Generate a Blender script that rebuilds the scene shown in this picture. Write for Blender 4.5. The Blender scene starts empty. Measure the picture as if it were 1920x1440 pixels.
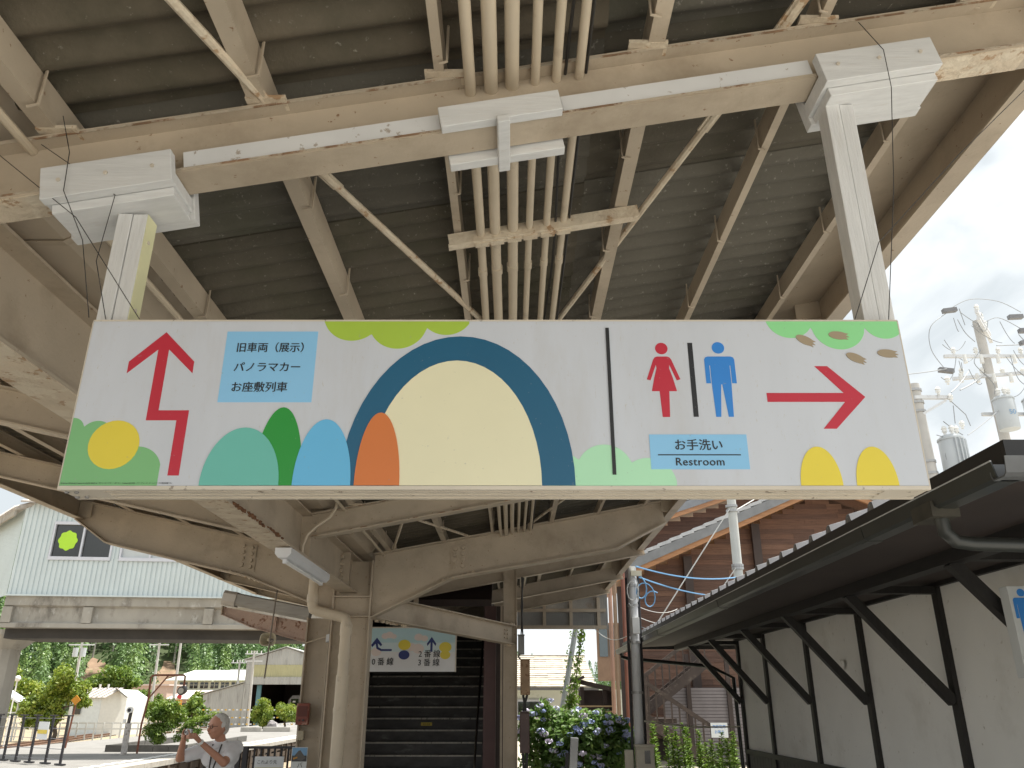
import bpy, bmesh, math, random
from math import radians, sin, cos, pi, sqrt, atan2, tan
from mathutils import Vector as V, Matrix, noise as mn
R = random.Random(7)
SC = bpy.context.scene
COL = SC.collection

# ------------------------------------------------------------------ camera
cam_d = bpy.data.cameras.new('camera')
cam = bpy.data.objects.new('camera', cam_d); COL.objects.link(cam)
cam.location = (0, 0, 1.6); cam.rotation_euler = (radians(90 + 21.7), 0, 0)
cam_d.sensor_width = 36; cam_d.lens = 28.125; cam_d.clip_start = 0.05; cam_d.clip_end = 3000
SC.camera = cam

# ------------------------------------------------------------------ world: bright broken cloud over a Nishita sky
SUN_EL, SUN_AZ = radians(71), radians(68)          # azimuth clockwise from +Y (a high sun to the right)
w = bpy.data.worlds.new('World'); SC.world = w; w.use_nodes = True
nt = w.node_tree; nt.nodes.clear(); N = nt.nodes.new; LK = nt.links.new
out = N('ShaderNodeOutputWorld'); bg = N('ShaderNodeBackground'); bg.inputs['Strength'].default_value = 0.15
sky = N('ShaderNodeTexSky'); sky.sky_type = 'NISHITA'; sky.sun_disc = False
sky.sun_elevation = SUN_EL; sky.sun_rotation = SUN_AZ; sky.air_density = 1.0; sky.dust_density = 2.0
tc = N('ShaderNodeTexCoord'); mp = N('ShaderNodeMapping'); mp.inputs['Scale'].default_value = (1, 1, 1.9)
n1 = N('ShaderNodeTexNoise'); n1.inputs['Scale'].default_value = 2.6; n1.inputs['Detail'].default_value = 9; n1.inputs['Roughness'].default_value = .55
n1.inputs['Distortion'].default_value = .35
r1 = N('ShaderNodeValToRGB'); r1.color_ramp.elements[0].position = .14; r1.color_ramp.elements[1].position = .34
n2 = N('ShaderNodeTexNoise'); n2.inputs['Scale'].default_value = 4.2; n2.inputs['Detail'].default_value = 10; n2.inputs['Distortion'].default_value = .6
r2 = N('ShaderNodeValToRGB')
r2.color_ramp.elements[0].position = .36; r2.color_ramp.elements[0].color = (2.75, 2.98, 3.12, 1)
r2.color_ramp.elements[1].position = .60; r2.color_ramp.elements[1].color = (4.3, 4.45, 4.52, 1)
mx = N('ShaderNodeMixRGB')
LK(tc.outputs['Generated'], mp.inputs['Vector']); LK(mp.outputs['Vector'], n1.inputs['Vector']); LK(mp.outputs['Vector'], n2.inputs['Vector'])
LK(n1.outputs['Fac'], r1.inputs['Fac']); LK(n2.outputs['Fac'], r2.inputs['Fac'])
LK(r1.outputs['Color'], mx.inputs['Fac']); LK(sky.outputs['Color'], mx.inputs['Color1']); LK(r2.outputs['Color'], mx.inputs['Color2'])
LK(mx.outputs['Color'], bg.inputs['Color']); LK(bg.outputs['Background'], out.inputs['Surface'])

# ------------------------------------------------------------------ sun (veiled by thin cloud)
sd = bpy.data.lights.new('sun', 'SUN'); sd.energy = 5.0; sd.angle = radians(4); sd.color = (1, .965, .90)
so = bpy.data.objects.new('sun', sd); COL.objects.link(so)
sv = V((sin(SUN_AZ) * cos(SUN_EL), cos(SUN_AZ) * cos(SUN_EL), sin(SUN_EL)))
so.rotation_euler = sv.to_track_quat('Z', 'Y').to_euler(); so.location = sv * 60

SC.view_settings.view_transform = 'Standard'; SC.view_settings.look = 'None'
SC.view_settings.exposure = 0.92; SC.view_settings.gamma = 1.0; SC.view_settings.use_curve_mapping = False
SC.cycles.max_bounces = 8; SC.cycles.diffuse_bounces = 5; SC.cycles.transparent_max_bounces = 12
SC.cycles.sample_clamp_indirect = 6

# ------------------------------------------------------------------ materials
MATS = {}
def mat(name, col, rough=.6, var=.12, vs=5., stretch=None, spots=None, spots2=None, bump=None, metallic=0., spec=.5, emit=None, alpha=None):
    """col base colour; var tonal variation by noise of scale vs; spots (colour, cover 0..1, scale, softness); bump (strength, scale)"""
    if name in MATS: return MATS[name]
    m = bpy.data.materials.new(name); m.use_nodes = True; t = m.node_tree; b = t.nodes['Principled BSDF']
    n = t.nodes.new; l = t.links.new
    b.inputs['Roughness'].default_value = rough; b.inputs['Metallic'].default_value = metallic
    b.inputs['Specular IOR Level'].default_value = spec
    tcn = n('ShaderNodeTexCoord'); src = tcn.outputs['Object']
    if stretch:
        mpn = n('ShaderNodeMapping'); mpn.inputs['Scale'].default_value = stretch; l(src, mpn.inputs['Vector']); src = mpn.outputs['Vector']
    def nz(scale, detail=5, rg=.55):
        q = n('ShaderNodeTexNoise'); q.inputs['Scale'].default_value = scale; q.inputs['Detail'].default_value = detail; q.inputs['Roughness'].default_value = rg
        l(src, q.inputs['Vector']); return q.outputs['Fac']
    def rgb(c): return (c[0], c[1], c[2], 1)
    base = n('ShaderNodeMixRGB'); base.inputs['Color1'].default_value = rgb([x * (1 - var) for x in col]); base.inputs['Color2'].default_value = rgb([min(1, x * (1 + var)) for x in col])
    rp = n('ShaderNodeMapRange'); rp.inputs['From Min'].default_value = .3; rp.inputs['From Max'].default_value = .7
    l(nz(vs), rp.inputs['Value']); l(rp.outputs['Result'], base.inputs['Fac'])
    c = base.outputs['Color']
    for sp in (spots, spots2):
        if not sp: continue
        sc_, cov, s_, soft = sp
        mr = n('ShaderNodeMapRange'); th = .72 - .44 * cov
        mr.inputs['From Min'].default_value = th; mr.inputs['From Max'].default_value = th + soft
        l(nz(s_, 8, .65), mr.inputs['Value'])
        k = n('ShaderNodeMixRGB'); k.inputs['Color2'].default_value = rgb(sc_); l(c, k.inputs['Color1']); l(mr.outputs['Result'], k.inputs['Fac']); c = k.outputs['Color']
    l(c, b.inputs['Base Color'])
    if bump:
        bp = n('ShaderNodeBump'); bp.inputs['Strength'].default_value = bump[0]; bp.inputs['Distance'].default_value = .02
        l(nz(bump[1], 6, .6), bp.inputs['Height']); l(bp.outputs['Normal'], b.inputs['Normal'])
    if emit:
        b.inputs['Emission Color'].default_value = rgb(emit[0]); b.inputs['Emission Strength'].default_value = emit[1]
    MATS[name] = m; return m

def leafmat(name, c1, c2, c3, vs=3., trans=.35):
    m = bpy.data.materials.new(name); m.use_nodes = True; t = m.node_tree; t.nodes.clear(); n = t.nodes.new; l = t.links.new
    o = n('ShaderNodeOutputMaterial'); d = n('ShaderNodeBsdfDiffuse'); tr = n('ShaderNodeBsdfTranslucent'); g = n('ShaderNodeBsdfGlossy'); g.inputs['Roughness'].default_value = .45
    ms = n('ShaderNodeMixShader'); ms.inputs['Fac'].default_value = trans; ms2 = n('ShaderNodeMixShader'); ms2.inputs['Fac'].default_value = .04
    tcn = n('ShaderNodeTexCoord'); q = n('ShaderNodeTexNoise'); q.inputs['Scale'].default_value = vs; q.inputs['Detail'].default_value = 6
    l(tcn.outputs['Object'], q.inputs['Vector'])
    rp = n('ShaderNodeValToRGB'); e = rp.color_ramp.elements
    e[0].position = .3; e[0].color = (*c1, 1); e[1].position = .72; e[1].color = (*c3, 1); k = e.new(.5); k.color = (*c2, 1)
    l(q.outputs['Fac'], rp.inputs['Fac']); l(rp.outputs['Color'], d.inputs['Color']); l(rp.outputs['Color'], tr.inputs['Color'])
    l(d.outputs[0], ms.inputs[1]); l(tr.outputs[0], ms.inputs[2]); l(ms.outputs[0], ms2.inputs[1]); l(g.outputs[0], ms2.inputs[2]); l(ms2.outputs[0], o.inputs['Surface'])
    MATS[name] = m; return m

CREAM = mat('cream_paint', (.48, .402, .308), .55, .14, 2.2, spots=((.24, .14, .08), .165, 34, .04), spots2=((.33, .265, .192), .48, 2.6, .25), bump=(.12, 60))
CREAM2 = mat('cream_paint_peeling', (.60, .50, .375), .6, .12, 5, spots=((.40, .26, .15), .36, 16, .05), spots2=((.66, .57, .44), .5, 9, .05), bump=(.5, 38))
RUSTY = mat('rusty_paint', (.50, .36, .29), .75, .12, 4, spots=((.22, .10, .055), .34, 16, .06), spots2=((.42, .25, .18), .35, 5, .2), bump=(.5, 40))
RUSTEDGE = mat('rusted_paint_edge', (.26, .16, .095), .85, .3, 9, spots=((.47, .40, .31), .66, 11, .08), bump=(.6, 50))
RUST = mat('rust', (.20, .095, .045), .9, .35, 22, bump=(.8, 60))
WHITEWOOD = mat('white_painted_wood', (.64, .64, .635), .62, .07, 4, stretch=(1.2, 14, 14), spots=((.60, .58, .56), .34, 6, .14), bump=(.15, 12))
WHITEWOODV = mat('white_painted_wood_upright', (.64, .64, .635), .62, .07, 4, stretch=(14, 14, 1.2), spots=((.58, .57, .55), .36, 6, .14), bump=(.22, 12))
WHITESTEEL = mat('white_painted_batten', (.68, .68, .68), .5, .05, 6, spots=((.4, .35, .3), .2, 30, .04))
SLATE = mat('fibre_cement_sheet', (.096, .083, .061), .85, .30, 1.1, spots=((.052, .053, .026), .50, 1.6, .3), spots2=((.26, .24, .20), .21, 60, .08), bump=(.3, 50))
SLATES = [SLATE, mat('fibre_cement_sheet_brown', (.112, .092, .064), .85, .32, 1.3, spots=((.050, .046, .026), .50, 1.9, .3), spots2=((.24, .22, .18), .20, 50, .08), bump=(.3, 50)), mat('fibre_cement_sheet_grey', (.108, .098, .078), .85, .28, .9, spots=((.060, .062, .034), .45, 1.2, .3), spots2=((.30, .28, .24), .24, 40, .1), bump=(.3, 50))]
GUTTERM = mat('gutter_lining_paint', (.50, .42, .325), .5, .1, 2.5, spots=((.36, .30, .24), .34, 4, .2))
SIGNWHITE = mat('sign_white_film', (.56, .585, .635), .34, .03, 2, stretch=(5, 5, 1.1), spots=((.50, .49, .47), .17, 45, .03), spots2=((.50, .50, .51), .45, 1.4, .3))
ALU = mat('sign_frame_paint', (.60, .54, .45), .45, .06, 6, spots=((.30, .25, .2), .2, 30, .03))
DARKWIRE = mat('dark_wire', (.03, .028, .026), .5, .2)
PVC = mat('cream_pvc_pipe', (.56, .475, .36), .4, .06, 5, spots=((.42, .34, .25), .3, 8, .15))
def flat(name, c, rough=.42): return mat(name, c, rough, .03, 4, spots=((c[0] * .6 + .12, c[1] * .6 + .12, c[2] * .6 + .12), .14, 90, .03))

# ------------------------------------------------------------------ mesh builder
class MB:
    def __init__(s): s.v = []; s.f = []
    def add(s, vs, fs):
        b = len(s.v); s.v += [tuple(x) for x in vs]; s.f += [tuple(b + i for i in q) for q in fs]; return s
    def box(s, c, size, M=None):
        x, y, z = [k / 2 for k in size]
        p = [V((a, b_, c_)) for a in (-x, x) for b_ in (-y, y) for c_ in (-z, z)]
        if M is not None: p = [M @ q for q in p]
        c = V(c); return s.add([c + q for q in p], [(0, 1, 3, 2), (4, 6, 7, 5), (0, 4, 5, 1), (2, 3, 7, 6), (0, 2, 6, 4), (1, 5, 7, 3)])
    def bx(s, x0, x1, y0, y1, z0, z1): return s.box(((x0 + x1) / 2, (y0 + y1) / 2, (z0 + z1) / 2), (x1 - x0, y1 - y0, z1 - z0))
    def prof(s, p0, p1, pts, up=(0, 0, 1), close=True, caps=True, p2=None):
        p0, p1 = V(p0), V(p1); d = (p1 - p0).normalized(); r = d.cross(V(up)).normalized(); u = r.cross(d)
        n = len(pts); vs = [p0 + r * a + u * b for a, b in pts] + [p1 + r * a + u * b for a, b in (p2 or pts)]
        k = n if close else n - 1
        fs = [(i, (i + 1) % n, n + (i + 1) % n, n + i) for i in range(k)]
        if close and caps: fs += [tuple(range(n))[::-1], tuple(range(n, 2 * n))]
        return s.add(vs, fs)
    def bar(s, p0, p1, w, h, up=(0, 0, 1)):
        return s.prof(p0, p1, [(-w / 2, -h / 2), (w / 2, -h / 2), (w / 2, h / 2), (-w / 2, h / 2)], up)
    def tube(s, path, r, n=8, caps=True):
        path = [V(p) for p in path]; m = len(path); rs = r if isinstance(r, (list, tuple)) else [r] * m
        ref = None; vs = []
        for i, p in enumerate(path):
            d = (path[min(i + 1, m - 1)] - path[max(i - 1, 0)]).normalized()
            if ref is None: ref = d.orthogonal().normalized()
            ref = (ref - d * ref.dot(d)).normalized(); b = d.cross(ref)
            vs += [p + (ref * cos(2 * pi * j / n) + b * sin(2 * pi * j / n)) * rs[i] for j in range(n)]
        fs = [(i * n + j, i * n + (j + 1) % n, (i + 1) * n + (j + 1) % n, (i + 1) * n + j) for i in range(m - 1) for j in range(n)]
        if caps: fs += [tuple(range(n))[::-1], tuple(range((m - 1) * n, m * n))]
        return s.add(vs, fs)
    def poly(s, pts, th):          # pts 3D planar outline, thickness vector th
        n = len(pts); th = V(th); vs = [V(p) for p in pts] + [V(p) + th for p in pts]
        return s.add(vs, [tuple(range(n)), tuple(range(n, 2 * n))[::-1]] + [(i, n + i, n + (i + 1) % n, (i + 1) % n) for i in range(n)])
    def ball(s, c, r, nu=10, nv=6, sq=(1, 1, 1), jit=0.):
        c = V(c); vs = [c + V((0, 0, -r * sq[2]))]
        for i in range(1, nv):
            a = -pi / 2 + pi * i / nv
            for j in range(nu):
                b = 2 * pi * j / nu; k = 1 + R.uniform(-jit, jit)
                vs.append(c + V((cos(a) * cos(b) * sq[0], cos(a) * sin(b) * sq[1], sin(a) * sq[2])) * r * k)
        vs.append(c + V((0, 0, r * sq[2]))); T = len(vs) - 1
        fs = [(0, 1 + (j + 1) % nu, 1 + j) for j in range(nu)]
        for i in range(nv - 2):
            for j in range(nu): fs.append((1 + i * nu + j, 1 + i * nu + (j + 1) % nu, 1 + (i + 1) * nu + (j + 1) % nu, 1 + (i + 1) * nu + j))
        fs += [(T, 1 + (nv - 2) * nu + j, 1 + (nv - 2) * nu + (j + 1) % nu) for j in range(nu)]
        return s.add(vs, fs)
    def build(s, name, m, parent=None, smooth=False, bevel=0., fix=True):
        me = bpy.data.meshes.new(name); o = V((0, 0, 0))
        if parent is not None:
            q = parent
            while q is not None: o = o + q.location; q = q.parent
        me.from_pydata([V(p) - o for p in s.v], [], s.f)
        if fix and len(s.f) < 60000:
            bm = bmesh.new(); bm.from_mesh(me); bmesh.ops.recalc_face_normals(bm, faces=bm.faces); bm.to_mesh(me); bm.free()
        me.materials.append(m); me.update()
        if smooth:
            me.shade_smooth()
            if smooth != 'full': me.set_sharp_from_angle(angle=radians(40))
        ob = bpy.data.objects.new(name, me); COL.objects.link(ob)
        if parent is not None: ob.parent = parent
        if bevel:
            b = ob.modifiers.new('b', 'BEVEL'); b.width = bevel; b.segments = 2; b.limit_method = 'ANGLE'; b.angle_limit = radians(40)
        return ob
def ROT(ax, deg): return Matrix.Rotation(radians(deg), 3, ax)
def thing(name, label, cat, loc=(0, 0, 0), group=None):
    o = bpy.data.objects.new(name, None); COL.objects.link(o); o.location = loc; o.empty_display_size = .1
    return tag(o, label, cat, group)
def tag(o, label, cat, group=None):
    o['label'] = label; o['category'] = cat
    if group: o['group'] = group
    return o
def struct(o): o['kind'] = 'structure'; return o
def stuff(o): o['kind'] = 'stuff'; return o
def share(src, name, parent, off):      # copy of a part sharing its mesh, moved by off
    c = src.copy(); COL.objects.link(c); c.name = name; c.parent = parent; c.location = src.location + V(off); return c
def ibeam(w, h, tf=.01, tw=.007, top=0.):
    a, b = w / 2, tw / 2
    return [(-a, top - h), (a, top - h), (a, top - h + tf), (b, top - h + tf), (b, top - tf), (a, top - tf), (a, top), (-a, top), (-a, top - tf), (-b, top - tf), (-b, top - h + tf), (-a, top - h + tf)]
def text(body, size, bold=0., align='LEFT', spacing=1., line=1.):
    cu = bpy.data.curves.new('lettering', 'FONT'); cu.body = body; cu.size = size; cu.offset = bold; cu.align_x = align; cu.space_character = spacing; cu.space_line = line
    cu.resolution_u = 4
    o = bpy.data.objects.new('lettering', cu); COL.objects.link(o); bpy.context.view_layer.update()
    me = bpy.data.meshes.new_from_object(o.evaluated_get(bpy.context.evaluated_depsgraph_get()))
    vs = [V(v.co) for v in me.vertices]; fs = [tuple(p.vertices) for p in me.polygons]
    bpy.data.objects.remove(o); bpy.data.curves.remove(cu); bpy.data.meshes.remove(me)
    return vs, fs
# ================================================================== platform canopy (butterfly roof on steel frames)
def zr(x): return 3.407 + .185 * x          # top of the rafters, right wing
def zl(x): return 2.653 - .22 * x           # top of the rafters, left wing
canopy = thing('platform_canopy', 'cream painted steel butterfly canopy with grey corrugated roof above the hanging sign', 'canopy', (-1.75, 9.03, 0))
RY = [-.40, 1.97, 4.34, 6.76, 11.42, 13.8, 15.7]; YE0, YE1 = -.9, 15.85
for y in RY:
    b = MB().prof((-1.70, y, zr(-1.70)), (1.845, y, zr(1.845)), ibeam(.107, .207, .011, .008)); rb = b.build('rafter_beam', CREAM, canopy)
    if -1 < y < 9:      # rust creeping along the flange lips
        for dy, dz in ((-.0535, -.0105), (-.0535, -.2), (.0535, -.2)): MB().bar((-1.68, y + dy, zr(-1.68) + dz), (1.75, y + dy, zr(1.75) + dz), .0024, .007).build('rusted_lip', RUSTEDGE, rb)
    # end cleat with bolt heads where the rafter meets the valley girder
    c = MB().bx(-1.785, -1.64, y - .008, y + .008, zr(-1.7) - .19, zr(-1.7) - .02)
    c.build('cleat_plate', CREAM, rb)
    for k in range(2):
        MB().tube([(-1.67, y - .03, zr(-1.7) - .145 + .075 * k), (-1.67, y - .004, zr(-1.7) - .145 + .075 * k)], .016, 6).build('bolt_head', CREAM, rb)
    b = MB().prof((-1.86, y, zl(-1.86)), (-4.93, y, zl(-4.93)), ibeam(.107, .207, .011, .008)); b.build('rafter_beam', CREAM, canopy)
for xa, xb in ((-1.69, -1.33), (1.32, 1.62)):      # peeling underside of the rafter over the sign
    MB().bar((xa, 1.97, zr(xa) - .2115), (xb, 1.97, zr(xb) - .2115), .104, .004).build('peeling_flange_face', CREAM2, canopy)
# main frame: tapered plate girders on the column
def plate_girder(top, bot, y, name):
    w = MB().poly([(x, y - .006, z) for x, z in top] + [(x, y - .006, z) for x, z in bot[::-1]], (0, .012, 0))
    g = w.build(name, CREAM, canopy)
    for pts, s in ((top, 1), (bot, -1)):
        for (x0, z0), (x1, z1) in zip(pts[:-1], pts[1:]):
            MB().bar((x0, y, z0 + s * .007), (x1, y, z1 + s * .007), .18, .014).build('flange', CREAM, g)
    return g
YC = 9.03
gR = plate_girder([(-1.53, zr(-1.53)), (-.60, zr(-.6)), (1.70, zr(1.7))], [(-1.53, 2.46), (-.66, 2.885), (1.16, 3.20), (1.74, 3.50)], YC, 'frame_girder')
gL = plate_girder([(-1.95, zl(-1.95)), (-3.0, zl(-3.0)), (-4.93, zl(-4.93))], [(-1.95, 2.52), (-2.92, 2.90), (-4.55, 3.27), (-4.93, 3.53)], YC, 'frame_girder')
def splice(g, x0, x1, z0, z1, slope, nx=2, nz=4):
    y = YC - .012
    MB().poly([(x0, y, z0), (x1, y, z0 + slope * (x1 - x0)), (x1, y, z1 + slope * (x1 - x0)), (x0, y, z1)], (0, -.008, 0)).build('splice_plate', CREAM, g)
    for i in range(nx):
        for k in range(nz):
            x = x0 + (x1 - x0) * (.24 + .5 * i); z = z0 + (z1 - z0) * (.14 + .24 * k) + slope * (x - x0)
            MB().tube([(x, y - .008, z), (x, y - .034, z)], [.026, .022], 6).build('bolt_head', CREAM, g)
splice(gR, -.68, -.50, 2.945, 3.225, .185)
splice(gL, -3.05, -2.86, 2.99, 3.28, -.22)
# rust-crusted bolts under the splices
for g, x, z in ((gR, -.60, 2.90), (gL, -2.95, 2.90)):
    for k in range(7):
        MB().ball((x - .16 + .055 * k, YC - .06 + .03 * (k % 2), z + (.03 * k - .09) * (.5 if g is gR else -.6) - .008), .018, 7, 5, (1, 1, .9), .25).build('rusted_nut', CREAM2, g)
# valley girder carrying the rafters, and its peeled lower flange
vg = MB().prof((-1.79, -1.0, 3.09), (-1.79, 15.9, 3.09), ibeam(.19, .376, .013, .009)).build('valley_girder', CREAM, canopy)
MB().bar((-1.79, -1.0, 2.7105), (-1.79, 7.35, 2.7105), .188, .006).build('peeling_flange_face', CREAM2, vg)
for k in range(46):                       # flaking rust along the lip of the girder's lower flange
    y = 3.9 + 2.1 * R.random() if k % 2 else 4.9 + .9 * R.random()
    MB().ball((-1.694, y, 2.722 + R.uniform(-.004, .012)), R.uniform(.007, .016), 6, 4, (1, 2.2, .8), .4).build('rust_flake', RUST, vg)
for y in (4.34, 6.76, 8.5):
    MB().bx(-1.785, -1.70, y - .005, y + .005, 2.73, 3.07).build('stiffener', CREAM, vg)
for k in range(4):
    for j in (0, 1): MB().tube([(-1.785, 8.42 + .09 * j, 2.80 + .07 * k), (-1.755, 8.42 + .09 * j, 2.80 + .07 * k)], .024, 6).build('bolt_head', CREAM, vg)
# columns of the frame: H sections with their web facing the viewer
def hcol(x0, x1, y, z1, wy=.2, name='column', mt=CREAM, t=.016):
    c = MB().bx(x0, x0 + t, y - wy / 2, y + wy / 2, 0, z1).bx(x1 - t, x1, y - wy / 2, y + wy / 2, 0, z1).bx(x0 + t, x1 - t, y - .006, y + .006, 0, z1)
    return c.build(name, mt, canopy)
col1 = hcol(-1.95, -1.53, YC, 3.06)
MB().bx(-1.934, -1.546, YC - .10, YC - .006, 2.455, 2.469).build('stiffener', CREAM, col1)
MB().bx(-1.934, -1.546, YC - .10, YC - .006, 2.664, 2.678).build('stiffener', CREAM, col1)
col2 = hcol(-2.47, -2.19, 10.1, 2.55, .2)
# roof purlins
def channel(h, b, t=.006, flip=1):
    return [(0, 0), (flip * b, 0), (flip * b, t), (flip * t, t), (flip * t, h - t), (flip * b, h - t), (flip * b, h), (0, h)]
PUR = [(-1.335, .055, -1), (-.735, .055, -1), (-.205, .03, -1), (.42, .05, 1), (.96, .03, 1), (1.49, .03, 1)]
for x, b, fl in PUR:
    p = MB().prof((x, YE0, zr(x)), (x, YE1, zr(x)), channel(.105, b, .006, fl)).build('purlin', CREAM, canopy)
    # hook bolts gripping the purlin
    y = 1.0 + R.random() * .3
    while y < 9:
        s = -.012 * fl; 
        MB().tube([(x + s, y, zr(x) + .13), (x + s, y, zr(x) + .02), (x + s, y, zr(x) - .008), (x + b * fl * .4, y + .004, zr(x) - .012)], .0045, 5).build('hook_bolt', CREAM, p)
        y += .66
    for yy in RY[1:4]:
        MB().bx(x - .06, x + .06, yy - .075, yy - .02, zr(x) - .002, zr(x) + .010).build('purlin_cleat', CREAM2, p)
for x in (-2.35, -3.0, -3.65, -4.3):
    MB().prof((x, YE0, zl(x)), (x, YE1, zl(x)), channel(.105, .05)).build('purlin', CREAM, canopy)
# edge channels
def fascia(x, zb, zt, inward, name='edge_channel'):
    f = MB().prof((x, YE0, zb), (x, YE1, zb), [(0, 0), (inward, 0), (inward, .012), (inward * .09, .012), (inward * .09, zt - zb - .01), (inward * .6, zt - zb - .01), (inward * .6, zt - zb), (0, zt - zb)])
    return f.build(name, CREAM, canopy)
fR = fascia(1.86, 3.60, 3.97, -.09); fL = fascia(-4.95, 3.53, 3.86, .09)
for y in RY + [YC]:
    MB().bx(1.70, 1.85, y - .045, y - .033, 3.615, 3.86).build('stiffener', CREAM, fR)
    MB().bx(-4.93, -4.78, y - .045, y - .033, 3.55, 3.82).build('stiffener', CREAM, fL)
# corrugated roof sheets, lapped side to side and end to end
def sheet(x0, x1, y0, y1, zf, lift):
    nY = round((y1 - y0) / (.1315 / 8)); vs = []; xs = [x0, (x0 + x1) / 2, x1]; t = .007
    for j in range(nY + 1):
        y = y0 + (y1 - y0) * j / nY; wv = .021 * cos(2 * pi * y / .1315); wob = .003 * sin(3.1 * y + x0 * 5)
        for x in xs:
            for dz in (0, t): vs.append((x, y, zf(x) + .128 + lift + wv + wob + dz))
    fs = []
    for j in range(nY):
        for i in range(2):
            a = (j * 3 + i) * 2; b = a + 2; c = a + 6; d = a + 8
            fs += [(a, b, d, c), (a + 1, c + 1, d + 1, b + 1)]
        a = j * 6; fs += [(a, a + 6, a + 7, a + 1), (a + 4, a + 5, a + 11, a + 10)]
    fs += [(0, 1, 3, 2), (2, 3, 5, 4), (nY * 6, nY * 6 + 2, nY * 6 + 3, nY * 6 + 1), (nY * 6 + 2, nY * 6 + 4, nY * 6 + 5, nY * 6 + 3)]
    return MB().add(vs, fs)
nS = 0; y = YE0; W_ = .1315 * 7
while y < YE1 - .2:
    y2 = y + W_ + .1315
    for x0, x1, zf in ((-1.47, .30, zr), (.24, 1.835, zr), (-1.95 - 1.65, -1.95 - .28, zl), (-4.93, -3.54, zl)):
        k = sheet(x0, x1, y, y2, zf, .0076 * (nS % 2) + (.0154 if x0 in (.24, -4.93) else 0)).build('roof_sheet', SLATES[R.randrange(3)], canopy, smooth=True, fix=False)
    nS += 1; y += W_
MB().poly([(1.55, YE0, zr(1.55) + .104), (1.852, YE0, zr(1.852) + .104), (1.852, YE1, zr(1.852) + .104), (1.55, YE1, zr(1.55) + .104)], (0, 0, -.006)).build('edge_soffit_plate', CREAM, canopy)
# valley gutter trough above the girder
gp = [(-.56, .20), (-.42, .03), (-.28, 0), (.20, 0), (.24, .02), (.37, .18), (.37, .186), (.236, .026), (.196, .006), (-.28, .006), (-.42, .036), (-.56, .206)]
gut = MB().prof((-1.80, YE0, 3.135), (-1.80, YE1, 3.135), gp).build('valley_gutter', GUTTERM, canopy)
y = .3
while y < 9:
    MB().prof((-1.80, y, 3.131), (-1.80, y + .03, 3.131), [(a, b - .004) for a, b in gp[:6]] + [(a, b + .001) for a, b in gp[6:][:0]] + [(.372, .188), (.20, -.001), (-.28, -.001), (-.57, .2)]).build('gutter_strap', CREAM, gut)
    y += 1.08
# wind braces: flattened tubes between the rafters
for p, q in (((-.905, 1.40, 0), (-.74, 1.93, 0)), ((-.66, 2.28, 0), (.10, 4.30, 0)), ((.735, 2.27, 0), (.06, 4.33, 0)), ((.90, 1.75, 0), (.85, 1.93, 0)), ((-1.25, .2, 0), (-.905, 1.40, 0)), ((-1.2, 6.9, 0), (-.5, 8.9, 0)), ((.9, 6.9, 0), (.2, 8.9, 0)), ((-1.3, 8.85, 0), (-.9, 6.9, 0)), ((-.6, 11.3, 0), (.3, 9.2, 0))):
    a = V((p[0], p[1], zr(p[0]) + .012)); b = V((q[0], q[1], zr(q[0]) + .012)); d = (b - a).normalized()
    br = MB().tube([a, b], .0145, 8).build('wind_brace', CREAM2, canopy, smooth=True)
    MB().bar(a - d * .05, a + d * .12, .042, .008).build('gusset_plate', CREAM2, br)
    MB().bar(b - d * .10, b + d * .05, .042, .008).build('gusset_plate', CREAM2, br)
# pipe hanger across the conduits
hg = MB().bar((-.255, 2.79, zr(-.255) - .058), (.515, 2.79, zr(.515) - .058), .04, .008).add([], [])
hg.bar((-.255, 2.772, zr(-.255) - .035), (.515, 2.772, zr(.515) - .035), .006, .05); hg = hg.build('pipe_hanger', CREAM2, canopy)
for x in (-.12, -.06, .01, .075, .145, .21):
    MB().bar((x - .028, 2.80, zr(x) - .066), (x + .028, 2.80, zr(x) - .058), .03, .010).build('pipe_clip', CREAM2, hg)
# end wall of ribbed metal closing the canopy at its far end, with its cream framing
ew = MB()
for k in range(46):
    x = .10 + .038 * k; ew.bx(x, x + .032, 15.93, 15.94 + .012 * (k % 3 == 0), 2.90, 3.44 + .18 * min(1, max(0, x)))
ew.bx(.10, 1.84, 15.945, 15.96, 2.90, 3.60)
endw = ew.build('ribbed_end_panel', mat('weathered_grey_cladding', (.27, .27, .26), .6, .15, 3, spots=((.2, .14, .09), .3, 4, .2)), canopy)
for x in (.62, 1.13, 1.66): MB().bx(x - .03, x + .03, 15.86, 15.925, 2.905, 3.48).build('frame_post', CREAM, endw)
for z in (2.93, 3.24): MB().bx(.08, 1.80, 15.85, 15.89, z - .03, z + .03).build('frame_rail', CREAM, endw)

# ------------------------------------------------------------------ pipes and cables under the roof
PX = [(-.128, .0175), (-.066, .022), (.002, .022), (.070, .0145), (.140, .0145), (.207, .0145)]
kinds = ['first cream conduit pipe in the row under the roof, beside the purlin', 'thick cream conduit pipe second from the purlin in the row under the roof', 'thick cream conduit pipe in the middle of the row under the roof', 'thin cream conduit pipe just right of the two thick ones under the roof', 'thin cream conduit pipe with a black cable strapped along it', 'outermost thin cream conduit pipe beside a straight black cable']
for (x, r), lb in zip(PX, kinds):
    z = zr(x) - .03; pts = [(x + .0025 * sin(1.7 * i + x * 40), YE0 + .9 * i, z + .003 * sin(2.3 * i + x * 20)) for i in range(18)]
    p = tag(MB().tube(pts, r, 12).build('conduit_pipe', PVC, None, smooth=True), lb, 'pipe', 'conduit pipes under the roof')
    for y in (.6, 3.05, 5.2): MB().tube([(x, y, z), (x, y + .05, z)], r + .003, 12).build('pipe_coupling', PVC, p, smooth=True)
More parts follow.
